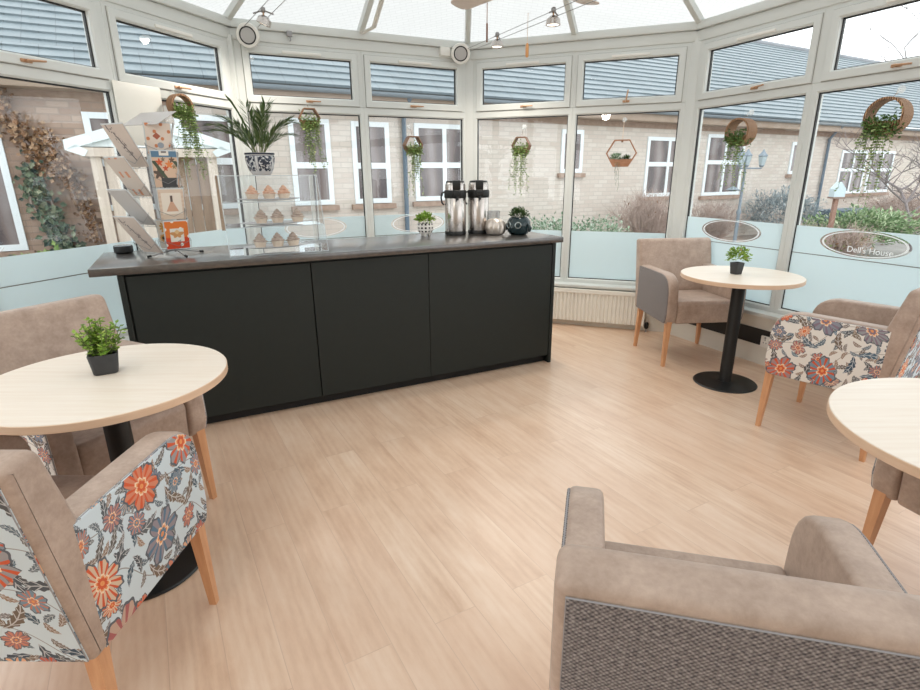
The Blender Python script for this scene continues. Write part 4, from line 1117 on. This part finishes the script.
# ------------------------------------------------------------------ speakers, cable lamps, fan, cords
def speaker(lab, f, s, z, aim):
    t = thing('wall_speaker', lab, 'speaker', (0, 0, 0), 0, 'round white speakers under the eaves')
    q = fpt(f, s, .115, z); M = T(*q) @ RZ(aim) @ Matrix.Rotation(R(90+14), 4, 'X') @ Matrix.Scale(.86, 4)
    m = MB(); m.lathe([(.05, -.07), (.085, -.045), (.096, -.01), (.098, .012), (.092, .024), (.072, .026), (.070, .02)], 48, M, cap1=False); m.build('housing', M_['white'], t)
    m = MB(); m.lathe([(.071, .018), (.070, .023), (.061, .023), (.060, .018)], 48, M, cap0=False, cap1=False); m.build('surround', M_['rubber'], t)
    m = MB(); m.lathe([(.0605, .017), (.059, .0225), (.03, .0245), (.001, .025)], 40, M); m.build('grille', mat_plain('grey_grille', srgb(186, 184, 182), .7), t)
    m = MB(); q2 = fpt(f, s, .05, z); m.tube([tuple(q2), tuple(q)], .016, 10); m.box(-.03, .03, -.004, .012, -.04, .04, .003, T(*q2) @ RZ(math.atan2(FAC[f][1].y, FAC[f][1].x))); m.build('bracket', M_['white'], t)
speaker('round white speaker with black ring on the corner post above the palm', 'B', 1.890, 2.393, R(6))
speaker('round white speaker with black ring on the corner post above the steel flasks', 'B', .135, 2.403, R(0))
bx = MB(); bx.box(.215, .305, .03, .07, 2.385, 2.455, .004, M=FM['B'])
tag(bx.build('junction_box', M_['white']), 'white junction box beside the speaker above the flasks', 'junction box')
cl = MB(); cl.box(1.56, 1.60, .055, .075, 2.42, 2.46, .004, M=FM['B']); cl.tube([(1.58, .07, 2.42), (1.575, .08, 2.395), (1.585, .08, 2.385)], .004, 6, FM['B'])
tag(cl.build('hook', M_['wire']), 'small grey hook on the eaves board beside the speaker above the palm', 'hook')
def rayp(dx, dz, y): return Vector((dx*y, y, H+dz*y))
# two pairs of tensioned cables
sA = fpt('B', 1.86, .13, 2.44); sB = fpt('B', .08, .09, 2.42)
cA1, cA2 = rayp(-.291, .272, 4.05), rayp(-.262, .285, 3.75)
def cables(lab, pairs):
    t = thing('lamp_cables', lab, 'cable', (0, 0, 0))
    for a, b in pairs:
        m = MB(); m.tube([tuple(a), tuple(b)], .0022, 5); m.build('cable', M_['wire'], t)
    return t
va = Vector((.52, -.85, -.01)).normalized()
A1, A2 = sA+Vector((-.07, 0, .0)), sA+Vector((.05, -.02, 0))
cables('pair of taut cables running up from the speaker above the palm', [(A1, A1+va*6.0), (A2, A2+va*6.0)])
B1, B2 = sB+Vector((0, -.01, .02)), sB+Vector((.03, -.03, 0))
C1_, C2_ = Vector((.60, 4.02, 2.40)), Vector((.66, 4.03, 2.385))
cables('pair of taut cables running from the speaker above the flasks across the roof', [(B1, B1+(C1_-B1)*4.2), (B2, B2+(C2_-B2)*4.2)])
SPOT = 38
M_['lit'] = mat_plain('lit_lens', (1, .95, .85), .4, emission_color=(1, .92, .8, 1), emission_strength=2.5)
def cable_lamp(lab, pa, pb, tilt):
    """spot lamp held between two points on the cables"""
    t = thing('cable_spotlight', lab, 'spotlight', (0, 0, 0), 0, 'small spotlights on cables')
    c = (pa+pb)/2; m = MB()
    m.tube([tuple(pa), tuple(pa.lerp(c, .55)+Vector((0, 0, .012))), tuple(c+Vector((0, 0, .02))), tuple(pb.lerp(c, .55)+Vector((0, 0, .012))), tuple(pb)], .005, 7)
    m.lathe([(.012, .008), (.016, .014), (.016, .034), (.010, .04)], 14, T(*c)); m.build('cable_arm', M_['wire'], t)
    m = MB(); m.tube([tuple(c+Vector((0, 0, .012))), tuple(c+Vector((0, 0, -.025)))], .006, 8); m.build('stem', M_['brass'], t)
    Mx = T(*(c+Vector((0, 0, -.045)))) @ Matrix.Rotation(tilt, 4, 'Y') @ Matrix.Scale(1.3, 4)
    m = MB(); m.lathe([(.016, .026), (.034, .012), (.038, -.014), (.034, -.016), (.030, -.010)], 24, Mx, cap1=False); m.build('lamp_head', M_['steel'], t)
    m = MB(); m.lathe([(.033, -.012), (.001, -.013)], 20, Mx); m.build('lens', M_['lit'], t)
    l = bpy.data.lights.new('spot', 'SPOT'); l.energy = SPOT; l.color = (1, .90, .78); l.spot_size = R(150); l.spot_blend = .8; l.shadow_soft_size = .03
    lo = bpy.data.objects.new('spot', l); COL.objects.link(lo); lo.location = c+Vector((0, 0, -.07)); lo.rotation_euler = (0, tilt*.5, 0)
pa = A1+va*.47; pb = A2+va*.41
cable_lamp('small spotlight on the cables above the speaker by the palm', pa+Vector((-.02, 0, 0)), pb+Vector((.02, 0, 0)), R(25))
d1, d2 = (C1_-B1), (C2_-B2)
for f_, lab in ((.42, 'small cable spotlight the nearer one to the speaker above the flasks'), (1.0, 'small cable spotlight the farther one from the speaker above the flasks')):
    cable_lamp(lab, B1+d1*f_, B2+d2*f_, 0)
# bent brace on the rafter
br = MB(); a = ept('B', 1.0); e = (APX-a).normalized()
for off in (0, .018):
    b0 = a+e*.10+Vector((off, 0, -.055)); br.tube([tuple(b0), tuple(b0+Vector((.10, -.05, .03))), tuple(b0+Vector((.22, -.35, .16))), tuple(b0+Vector((.45, -1.0, .28)))], .010, 8)
tag(br.build('roof_brace', M_['white']), 'bent white brace rod on the rafter between the two speakers', 'brace')
# blind wands
cd = thing('blind_wand', 'long brown blind wand hanging near the corner above the flasks', 'blind wand', (0, 0, 0))
p0, p1 = rayp(.048, .209, 4.9), rayp(.048, .30, 4.9); p1 = Vector((p0.x, p0.y, p1.z))
m = MB(); m.tube([tuple(p0), tuple(p0.lerp(p1, .3))], .0075, 8); m.build('grip', mat_plain('wand_brown', srgb(132, 92, 72), .5), cd)
m = MB(); m.tube([tuple(p0.lerp(p1, .3)), tuple(p1)], .004, 6); m.build('rod', mat_plain('wand_tan', srgb(176, 146, 130), .5), cd)
cd = thing('pull_cord', 'cream pull cord with an orange wooden toggle above the owl pot', 'pull cord', (0, 0, 0))
p0 = rayp(.115, .186, 4.95)
m = MB(); m.tube([tuple(p0), tuple(p0+Vector((0, 0, .01))), tuple(p0+Vector((0, 0, .09))), tuple(p0+Vector((0, 0, .105)))], [.008, .014, .013, .006], 10); m.build('toggle', mat_plain('orange_wood', srgb(222, 160, 104), .5), cd)
m = MB(); m.tube([tuple(p0+Vector((0, 0, .10))), tuple(p0+Vector((0, 0, .62)))], .0022, 5); m.build('cord', mat_plain('cord_cream', srgb(222, 200, 176), .8), cd)
# ceiling fan, hub above the picture
fan = thing('ceiling_fan', 'pale ceiling fan with four blades hanging from the roof ridge', 'fan', (.47, 3.93, 2.55))
FR = .70
M_['blade'] = mat_wood('fan_blade', srgb(214, 198, 188), srgb(224, 210, 200), (3, 40, 40), .5)
for k in range(4):
    a = R(134-90*k); m = MB()
    poly = rpoly([(.14, -.045), (FR, -.085), (FR, .085), (.14, .045)], [.02, .07, .07, .02], 6)
    Mx = RZ(a) @ Matrix.Rotation(R(10), 4, 'X')
    m.prism(poly, -.004, .004, .0015, Mx); bl = m.build('blade', M_['blade'], fan)
    m = MB(); m.box(.06, .20, -.018, .018, .004, .010, .002, Mx); m.build('blade_iron', M_['white'], bl)
m = MB(); m.lathe([(.03, -.05), (.08, -.045), (.095, .0), (.09, .06), (.04, .08), (.02, .085)], 32); m.build('motor_housing', M_['white'], fan)
m = MB(); m.tube([(0, 0, .08), (0, 0, .47)], .014, 10); m.lathe([(.02, .36), (.055, .39), (.06, .435)], 24); m.build('down_rod', M_['white'], fan)

# ------------------------------------------------------------------ outside
m = MB(); m.box(-30, 40, -20, 45, -.35, -.15)
tag(m.build('ground', M_['paving'], smooth=0), 'grey paving of the courtyard outside the windows', 'ground', kind='structure')
fa = R(28.95)
FE = Vector((math.cos(fa), math.sin(fa))); FN = Vector((FE.y, -FE.x)); FO = Vector((-.3, 9.35))
FB = Matrix(((FE.x, FN.x, 0, FO.x), (FE.y, FN.y, 0, FO.y), (0, 0, 1, 0), (0, 0, 0, 1)))     # x along the facade, y towards the garden room
def bpt(t, off, z): return FB @ Vector((t, off, z))
m = MB(); m.box(-13, 26, .0, 1.5, -.15, -.08, M=FB)
tag(m.build('flower_bed', M_['soil'], smooth=0), 'bark covered flower bed along the brick building', 'flower bed', kind='structure')
bd = thing('brick_building', 'long single storey buff brick building with slate roof across the courtyard', 'building')
def local_build(mb, name, mat, parent, smooth=0):
    """build in facade space so patterns run with the wall"""
    o = mb.build(name, mat, parent, smooth); o.matrix_local = FB; return o
WT0, WT1 = -13, 26
m = MB(); m.box(-3.95, WT1, -.3, 0, -.15, 2.26); local_build(m, 'wall', M_['brick'], bd)
m = MB(); m.box(WT0, -3.95, -.3, 0, -.15, 2.26); local_build(m, 'wall', M_['brick_brown'], bd)
m = MB(); m.box(WT0, WT1, -.2, .012, 2.255, 2.36); local_build(m, 'soldier_course', M_['brick_red'], bd)
m = MB(); m.box(WT0, WT1, -.2, .30, 2.355, 2.375); m.box(WT0, WT1, .28, .30, 2.36, 2.53); local_build(m, 'fascia', M_['fascia'], bd)
m = MB(); m.prism([(.30+.06+.055*math.cos(PI+k*PI/8), 2.53+.055*math.sin(PI+k*PI/8)) for k in range(9)]+[(.405, 2.53), (.36-.045, 2.53)][:1], WT0, WT1, 0, YZX); local_build(m, 'gutter', M_['gutter'], bd, 40)
# slate courses, each lapping the one below
m = MB(); pitch = R(35); NR = 24; rl = .19; cy, cz = .36, 2.56
for k in range(NR):
    y0, z0 = cy-k*rl*math.cos(pitch), cz+k*rl*math.sin(pitch)
    y1, z1 = y0-(rl+.02)*math.cos(pitch), z0+(rl+.02)*math.sin(pitch)
    nx, nz = math.sin(pitch)*.030, math.cos(pitch)*.030
    m.loft([[(WT0, y0+nx, z0+nz), (WT1, y0+nx, z0+nz)], [(WT0, y1+nx*.2, z1+nz*.2), (WT1, y1+nx*.2, z1+nz*.2)]], closed=False, cap0=False, cap1=False)
    m.loft([[(WT0, y0, z0-.004), (WT1, y0, z0-.004)], [(WT0, y0+nx, z0+nz), (WT1, y0+nx, z0+nz)]], closed=False, cap0=False, cap1=False)
ry, rz_ = cy-NR*rl*math.cos(pitch), cz+NR*rl*math.sin(pitch)
m.loft([[(WT0, ry, rz_), (WT1, ry, rz_)], [(WT0, ry-4, rz_-2.8), (WT1, ry-4, rz_-2.8)]], closed=False, cap0=False, cap1=False)
local_build(m, 'roof', M_['slate'], bd)
m = MB(); m.tube([(WT0, ry, rz_), (WT1, ry, rz_)], .09, 10); local_build(m, 'ridge_tile', M_['lead'], bd, 50)
def hwin(t0, t1, z0, z1, cols, split=.55, sill=True):
    w = MB(); fw_ = .072
    w.box(t0, t1, -.02, .03, z0, z0+fw_); w.box(t0, t1, -.02, .03, z1-fw_, z1)
    for x in (t0, t1-fw_): w.box(x, x+fw_, -.02, .03, z0+fw_, z1-fw_)
    for i in range(1, cols): x = t0+(t1-t0)*i/cols; w.box(x-fw_/2, x+fw_/2, -.02, .028, z0+fw_, z1-fw_)
    if split: zs = z0+(z1-z0)*split; w.box(t0+fw_, t1-fw_, -.02, .026, zs-fw_*.6, zs+fw_*.6)
    fo = local_build(w, 'window', M_['upvc_out'], bd)
    p_ = MB(); p_.box(t0+fw_*.5, t1-fw_*.5, .004, .010, z0+fw_*.5, z1-fw_*.5); o = p_.build('glazing', M_['house_glass'], fo, 0)
    if sill:
        s_ = MB(); s_.box(t0-.06, t1+.06, 0, .07, z0-.085, z0-.01); o = s_.build('window_sill', M_['brick_red'], fo, 0)
hwin(-6.75, -5.66, .55, 2.16, 1, .0)
hwin(-4.84, -4.05, .98, 2.14, 1, .5)
hwin(-3.85, -3.02, .96, 2.16, 1, .52)
hwin(-2.42, -1.83, .97, 2.17, 1, .47)
hwin(-1.50, -.90, .97, 2.16, 1, .47)
hwin(-.47, .60, .98, 2.17, 2, .47)
hwin(2.50, 3.02, 1.41, 2.17, 1, 0)
hwin(4.72, 6.02, .92, 2.10, 2, .55)
hwin(6.55, 7.86, .90, 2.20, 2, .55)
hwin(9.7, 10.2, 1.35, 2.1, 1, 0)
hwin(12.0, 13.3, .82, 1.95, 2, .55); hwin(13.5, 14.8, .82, 1.95, 2, .55)
for t_x in (-.66, 11.2):
    m = MB(); m.tube([(t_x, .06, -.1), (t_x, .06, 2.2), (t_x, .18, 2.36), (t_x, .33, 2.5)], .036, 10); local_build(m, 'downpipe', M_['pipe'], bd, 40)
# lead covered lean-to roof at the near end
lt = thing('lean_to_roof', 'smooth grey lead roof slope in front of the slates, seen above the ivy window', 'roof')
m = MB(); m.loft([[tuple(bpt(-8.2, .6, 2.62)), tuple(bpt(-8.2, -2.2, 4.3)), tuple(bpt(-8.2, -2.2, 2.6))], [tuple(bpt(-6.35, -.62, 3.32)), tuple(bpt(-6.35, -.66, 3.34)), tuple(bpt(-6.35, -.66, 3.30))]]); 
m.loft([[tuple(bpt(-9, .5, 2.62)), tuple(bpt(-5.72, .5, 2.62))], [tuple(bpt(-9, -.9, 3.62)), tuple(bpt(-6.75, -.9, 3.62))]], closed=False, cap0=False, cap1=False)
m.build('lead_sheet', M_['lead'], lt, 0)

# timber porch behind the card rack
po = thing('timber_porch', 'weathered timber porch with white gabled canopy behind the card rack', 'porch')
pm = lambda mb, nm, mt, sm=0: mb.build(nm, mt, po, sm)
t0, t1 = -4.87, -3.46
m = MB()
for sg in (-1, 1):
    xc = (t0+t1)/2; xe = t0-.10 if sg < 0 else t1+.10
    m.loft([[(xe, 1.12, 1.66), (xe, 1.12, 1.76), (xc, 1.12, 2.02), (xc, 1.12, 1.90)], [(xe, 1.16, 1.66), (xe, 1.16, 1.76), (xc, 1.16, 2.02), (xc, 1.16, 1.90)]], M=FB)
    m.prism([(xe-.03*sg*0, 1.66), (xe+.16*-sg, 1.60), (xe+.2*-sg, 1.66), (xe+.1*-sg, 1.72)], 1.10, 1.16, 0, FB @ XZY)
pm(m, 'bargeboard', M_['porch_white'])
m = MB(); m.prism([(t0-.08, 1.70), ((t0+t1)/2, 1.97), (t1+.08, 1.70)], .2, 1.11, 0, FB @ XZY); pm(m, 'gable', M_['porch_white'])
m = MB(); m.box(t0+.03, t1-.03, .25, 1.14, 1.60, 1.69, M=FB); pm(m, 'beam', M_['timber'])
for x in (t0+.10, t1-.16):
    m = MB(); m.box(x, x+.10, 1.0, 1.10, -.15, 1.6, M=FB); pm(m, 'post', M_['timber'])
m = MB()
for k in range(3): m.box(t0+.22+k*.135, t0+.345+k*.135, 1.03, 1.06, -.1, 1.6, M=FB)
pm(m, 'cladding', M_['timber'])
m = MB()
for k in range(5): m.box(t0+.64+k*.125, t0+.755+k*.125, .95, .98, -.1, 1.6, M=FB)
pm(m, 'back_boards', M_['timber_dark'])

# climbers on the wall
def climber(lab, pts, wdt, n, leafm, seed, L=.07, stems=5):
    r_ = random.Random(seed); t = thing('wall_creeper', lab, 'climbing plant', (0, 0, 0), 0)
    m = MB(); st = MB()
    for _ in range(n):
        f_ = r_.random()*(len(pts)-1); i = min(int(f_), len(pts)-2); a, b = pts[i], pts[i+1]; k = f_-i
        w = wdt[i]*(1-k)+wdt[i+1]*k
        x = a[0]*(1-k)+b[0]*k+r_.gauss(0, w*.5); z = a[1]*(1-k)+b[1]*k+r_.gauss(0, .05)
        an = r_.uniform(0, 2*PI); d = FB.to_3x3() @ Vector((math.cos(an), r_.uniform(.1, .7), math.sin(an)-.3))
        m.leaf(bpt(x, .02+abs(r_.gauss(0, .07)), z), d, FB.to_3x3() @ Vector((0, 1, .2)), L*r_.uniform(.6, 1.4), L*r_.uniform(.5, 1.0))
    for s_ in range(stems):
        st.tube([tuple(bpt(p_[0]+r_.gauss(0, w*.4), .03, p_[1])) for p_, w in zip(pts, wdt)], .012, 5)
    m.build('leaves', leafm, t, 0); st.build('stem', M_['twig'], t)
climber('pale ivy climbing the brick wall, lower part in front of the ivy window', [(-5.48, 1.55), (-5.40, 1.1), (-5.28, .6), (-5.2, .2)], [.10, .14, .16, .2], 520, M_['ivy'], 41, .07)
climber('dry brown creeper on the upper brick wall', [(-5.62, 2.3), (-5.5, 1.95), (-5.32, 1.6), (-5.05, 1.3)], [.08, .12, .14, .12], 430, M_['dead'], 42, .06)
climber('dry brown creeper streak beside the timber porch', [(-5.25, 1.95), (-5.14, 1.6), (-5.02, 1.2), (-4.95, .6)], [.10, .12, .10, .12], 330, M_['dead'], 43, .05)

def bush(lab, t, off, w, d, h, n, leafm, seed, L, W, twig=0, z0=-.1, name='shrub', lo=-.1):
    r_ = random.Random(seed); b = thing(name, lab, 'shrub', bpt(t, off, z0)); m = MB(); st = MB()
    for k in range(max(6, twig)):
        a = r_.uniform(0, 2*PI); rr = r_.uniform(.1, .8); pts = []
        ex, ey = w/2*rr*math.cos(a), d/2*rr*math.sin(a)
        for i in range(5): f_ = i/4; pts.append((ex*f_+r_.gauss(0, .02), ey*f_+r_.gauss(0, .02), h*f_*r_.uniform(.8, 1.0)*(1-.4*rr*rr)))
        st.tube(pts, [.009, .007, .005, .004, .002], 4)
        if twig:
            for j in range(4):
                p_ = Vector(pts[r_.randint(1, 4)]); q = p_+Vector((r_.gauss(0, .10), r_.gauss(0, .10), r_.uniform(.05, .25))); st.tube([tuple(p_), tuple(q)], [.0035, .0015], 3)
    for _ in range(n):
        while True:
            v = Vector((r_.gauss(0, 1), r_.gauss(0, 1), r_.gauss(0, 1))); v.normalize()
            if v.z > lo: break
        k = r_.uniform(.6, 1)*(1+.12*math.sin(v.x*9+seed)+.10*math.sin(v.y*11+v.z*7))
        p_ = Vector((v.x*w/2*k, v.y*d/2*k, h*.35+v.z*h*.65*k))
        dd = v+Vector((r_.gauss(0, .6), r_.gauss(0, .6), r_.gauss(0, .5))); s_ = r_.uniform(.7, 1.3)
        m.leaf(p_, dd, (r_.gauss(0, .3), r_.gauss(0, .3), 1), L*s_, W*s_)
    if n: m.build('foliage', leafm, b, 0)
    st.build('stem', M_['twig'], b, 0)
    return b
bush('low leafy bush with yellow green leaves under the ivy window', -5.35, .75, 1.3, .8, .72, 420, M_['vine'], 51, .075, .05)
bush('pale bare tangle of stems at the foot of the wall by the ivy', -6.1, .6, 1.1, .7, .75, 60, M_['ivy'], 52, .06, .04, 70)
bush('low dark leafy bush at the foot of the timber porch', -4.75, .7, .8, .7, .62, 260, M_['ivy'], 53, .07, .045)
bush('spreading variegated evergreen bush behind the owl pot', 1.9, 1.0, 2.9, 1.0, .78, 3000, M_['pale_shrub'], 54, .055, .034)
bush('large bare brown twiggy shrub outside the copper hexagon window', 4.05, .8, 1.9, 1.1, 1.08, 120, M_['dead'], 55, .05, .02, 420)
bush('bare brown twiggy shrub at the foot of the wall behind the lamp post', 6.1, .75, 1.9, 1.0, .85, 80, M_['dead'], 56, .05, .02, 330)
bush('blue grey feathery bush to the side of the lamp post', 8.5, .75, 1.8, 1.1, 1.10, 3200, M_['bluish'], 57, .11, .024)
bush('brown bare hedge below the far pair of house windows', 13.2, 1.5, 4.6, 1.2, 1.0, 200, M_['dead'], 58, .06, .03, 520)
bush('brown bare shrub beside the bird table', 9.7, 2.35, 1.2, 1.0, .9, 120, M_['dead'], 60, .06, .03, 240)
bush('low twiggy plants in the bed below the clear oval of the small window', 5.6, 2.9, 1.6, .9, .52, 120, M_['vine'], 61, .05, .03, 200)
bush('low reddish twiggy plants in front of the laurel', 6.3, 3.3, 1.1, .8, .50, 160, M_['dead'], 62, .05, .03, 160)
bush('dense glossy laurel bush seen above the house name oval', 7.6, 2.9, 2.2, 1.2, .80, 2900, M_['ever'], 59, .09, .045)
# planter trough and bird table
pt_ = thing('planter_trough', 'dark grey rectangular planter beside the blue grey bush', 'planter', bpt(10.0, 1.4, -.1), fa)
m = MB(); m.box(-.72, .72, -.25, .25, 0, .62); m.build('trough', mat_plain('slate_planter', srgb(74, 92, 106), .5), pt_, 0); m = MB(); m.box(-.74, .74, -.27, .27, .60, .66); m.build('rim', mat_plain('slate_rim', srgb(86, 104, 118), .5), pt_, 0)
bt = thing('bird_table', 'small bird table with pale roof on a brown post outside', 'bird table', bpt(6.25, 3.0, -.15)); bt.scale = (.8, .8, .97)
m = MB(); m.box(-.04, .04, -.04, .04, 0, 1.15); m.build('post', mat_plain('bird_post', srgb(150, 116, 100), .7), bt, 0)
m = MB(); m.box(-.13, .13, -.1, .1, 1.13, 1.16); m.build('tray', mat_plain('bird_tray', srgb(140, 120, 110), .7), bt, 0)
m = MB(); m.prism([(-.12, 1.16), (.12, 1.16), (.12, 1.30), (0, 1.42), (-.12, 1.30)], -.09, .09, 0, XZY); m.build('house', mat_plain('bird_house', srgb(196, 214, 220), .6), bt, 0)
# lamp post
lp = thing('lamp_post', 'grey blue two armed lantern lamp post in the courtyard', 'lamp post', bpt(5.80, 1.5, -.15))
M_['lamp_grey'] = mat_plain('lamp_post_grey', srgb(128, 140, 150), .5)
m = MB(); m.lathe([(.07, 0), (.075, .15), (.036, .22), (.032, .75), (.045, .78), (.045, .82), (.027, .86), (.024, 1.66), (.045, 1.68), (.02, 1.72)], 16); m.build('post', M_['lamp_grey'], lp)
ev = Vector((FE.x, FE.y, 0))
m = MB(); m.tube([tuple(-ev*.16+Vector((0, 0, 1.62))), tuple(ev*.50+Vector((0, 0, 1.62)))], .016, 8)
m.build('crossarm', M_['lamp_grey'], lp)
for k in (-.16, .02, .50):
    c = ev*k+Vector((0, 0, 1.64)); m = MB(); m.lathe([(.03, 0), (.05, .02), (.085, .20), (.10, .21), (.03, .29), (.012, .33)], 6, T(*c)); ln = m.build('lantern', M_['lamp_grey'], lp, 0)
    m = MB(); m.lathe([(.055, .035), (.088, .195)], 6, T(*c), cap0=False, cap1=False); m.build('lantern_glass', mat_plain('lantern_glass', srgb(176, 190, 196), .2), ln, 0)
m = MB(); m.tube([tuple(Vector((0, 0, 1.2))), tuple(-ev*.28+Vector((0, 0, 1.25)))], .012, 6); m.lathe([(.03, 0), (.13, .03), (.02, .09)], 12, T(*(-ev*.28+Vector((0, 0, 1.2))))); m.build('feeder_tray', M_['lamp_grey'], lp, 0)
# bare trees
def bare_tree(lab, base, h, seed, lean, spread):
    r_ = random.Random(seed); t = thing('bare_tree', lab, 'tree', base); m = MB(); tk = MB()
    def grow(p_, d, L, rad, lev, out):
        n = 4; pts = [p_.copy()]; q = p_.copy(); dd = d.copy()
        for i in range(n):
            dd = (dd+Vector((r_.gauss(0, .16), r_.gauss(0, .16), r_.gauss(.02, .10)))).normalized(); q = q+dd*L/n; pts.append(q.copy())
        out.tube([tuple(x) for x in pts], [rad*(1-.13*i) for i in range(n+1)], 5 if lev < 2 else 3)
        if lev >= 4: return
        for k in range(4 if lev else 7):
            b = pts[r_.randint(2, n)]; a = r_.uniform(0, 2*PI); dv = (dd*.8+Vector((math.cos(a), math.sin(a), r_.uniform(-.2, .6)))*spread).normalized()
            grow(b, dv, L*r_.uniform(.5, .75), rad*.55, lev+1, m)
    grow(Vector((0, 0, 0)), Vector(lean).normalized(), h*.42, h*(.013 if h < 6 else .009), 0, tk)
    bk = M_['bark' if h < 6 else 'pale_bark']; tk.build('trunk', bk, t, 40); m.build('branches', bk, t, 0)
bare_tree('grey bare tree with tangled branches behind the large ring planter', bpt(9.0, 3.2, -.15), 3.3, 71, (.1, 0, 1), 1.0)
bare_tree('tall bare tree showing against the white sky beyond the slate roof', bpt(28.8, -6, -.15), 11.5, 72, (0, 0, 1), .7)

# ------------------------------------------------------------------ light
w = bpy.data.worlds.new('overcast'); scene.world = w; w.use_nodes = True
bg = w.node_tree.nodes['Background']; bg.inputs['Color'].default_value = (.965, .985, 1, 1); bg.inputs['Strength'].default_value = 2.3
# ceiling lamps of the room, above and behind the camera's view
def ceiling_lamp(lab, loc, power, rad=.14):
    t = thing('ceiling_lamp', lab, 'ceiling lamp', loc)
    m = MB(); m.lathe([(.001, -.10), (rad*.6, -.085), (rad, -.03), (rad, 0)], 32, cap0=False, cap1=False); m.build('glass_dome', translucent('opal_dome', (.95, .92, .85), .35, .4), t)
    m = MB(); m.lathe([(rad+.012, -.004), (rad+.012, .02), (.03, .03), (.02, .04)], 32); m.tube([(0, 0, .03), (0, 0, .42)], .008, 8); m.build('fitting', M_['white'], t)
    l = bpy.data.lights.new('lamp', 'POINT'); l.energy = power; l.color = (1, .90, .78); l.shadow_soft_size = .07
    lo = bpy.data.objects.new('lamp', l); COL.objects.link(lo); lo.location = (loc[0], loc[1], loc[2]-.18)
ceiling_lamp('round opal dome lamp hanging from the roof behind the camera position', (-.9, .55, 2.5), 14, .17)
scene.view_settings.view_transform = 'Standard'; scene.view_settings.look = 'None'; scene.view_settings.gamma = 1; scene.view_settings.use_curve_mapping = False
scene.view_settings.exposure = 0.03
scene.cycles.max_bounces = 14; scene.cycles.transparent_max_bounces = 40; scene.cycles.diffuse_bounces = 6; scene.cycles.glossy_bounces = 4
scene.cycles.use_denoising = True
scene.cycles.sample_clamp_indirect = 6
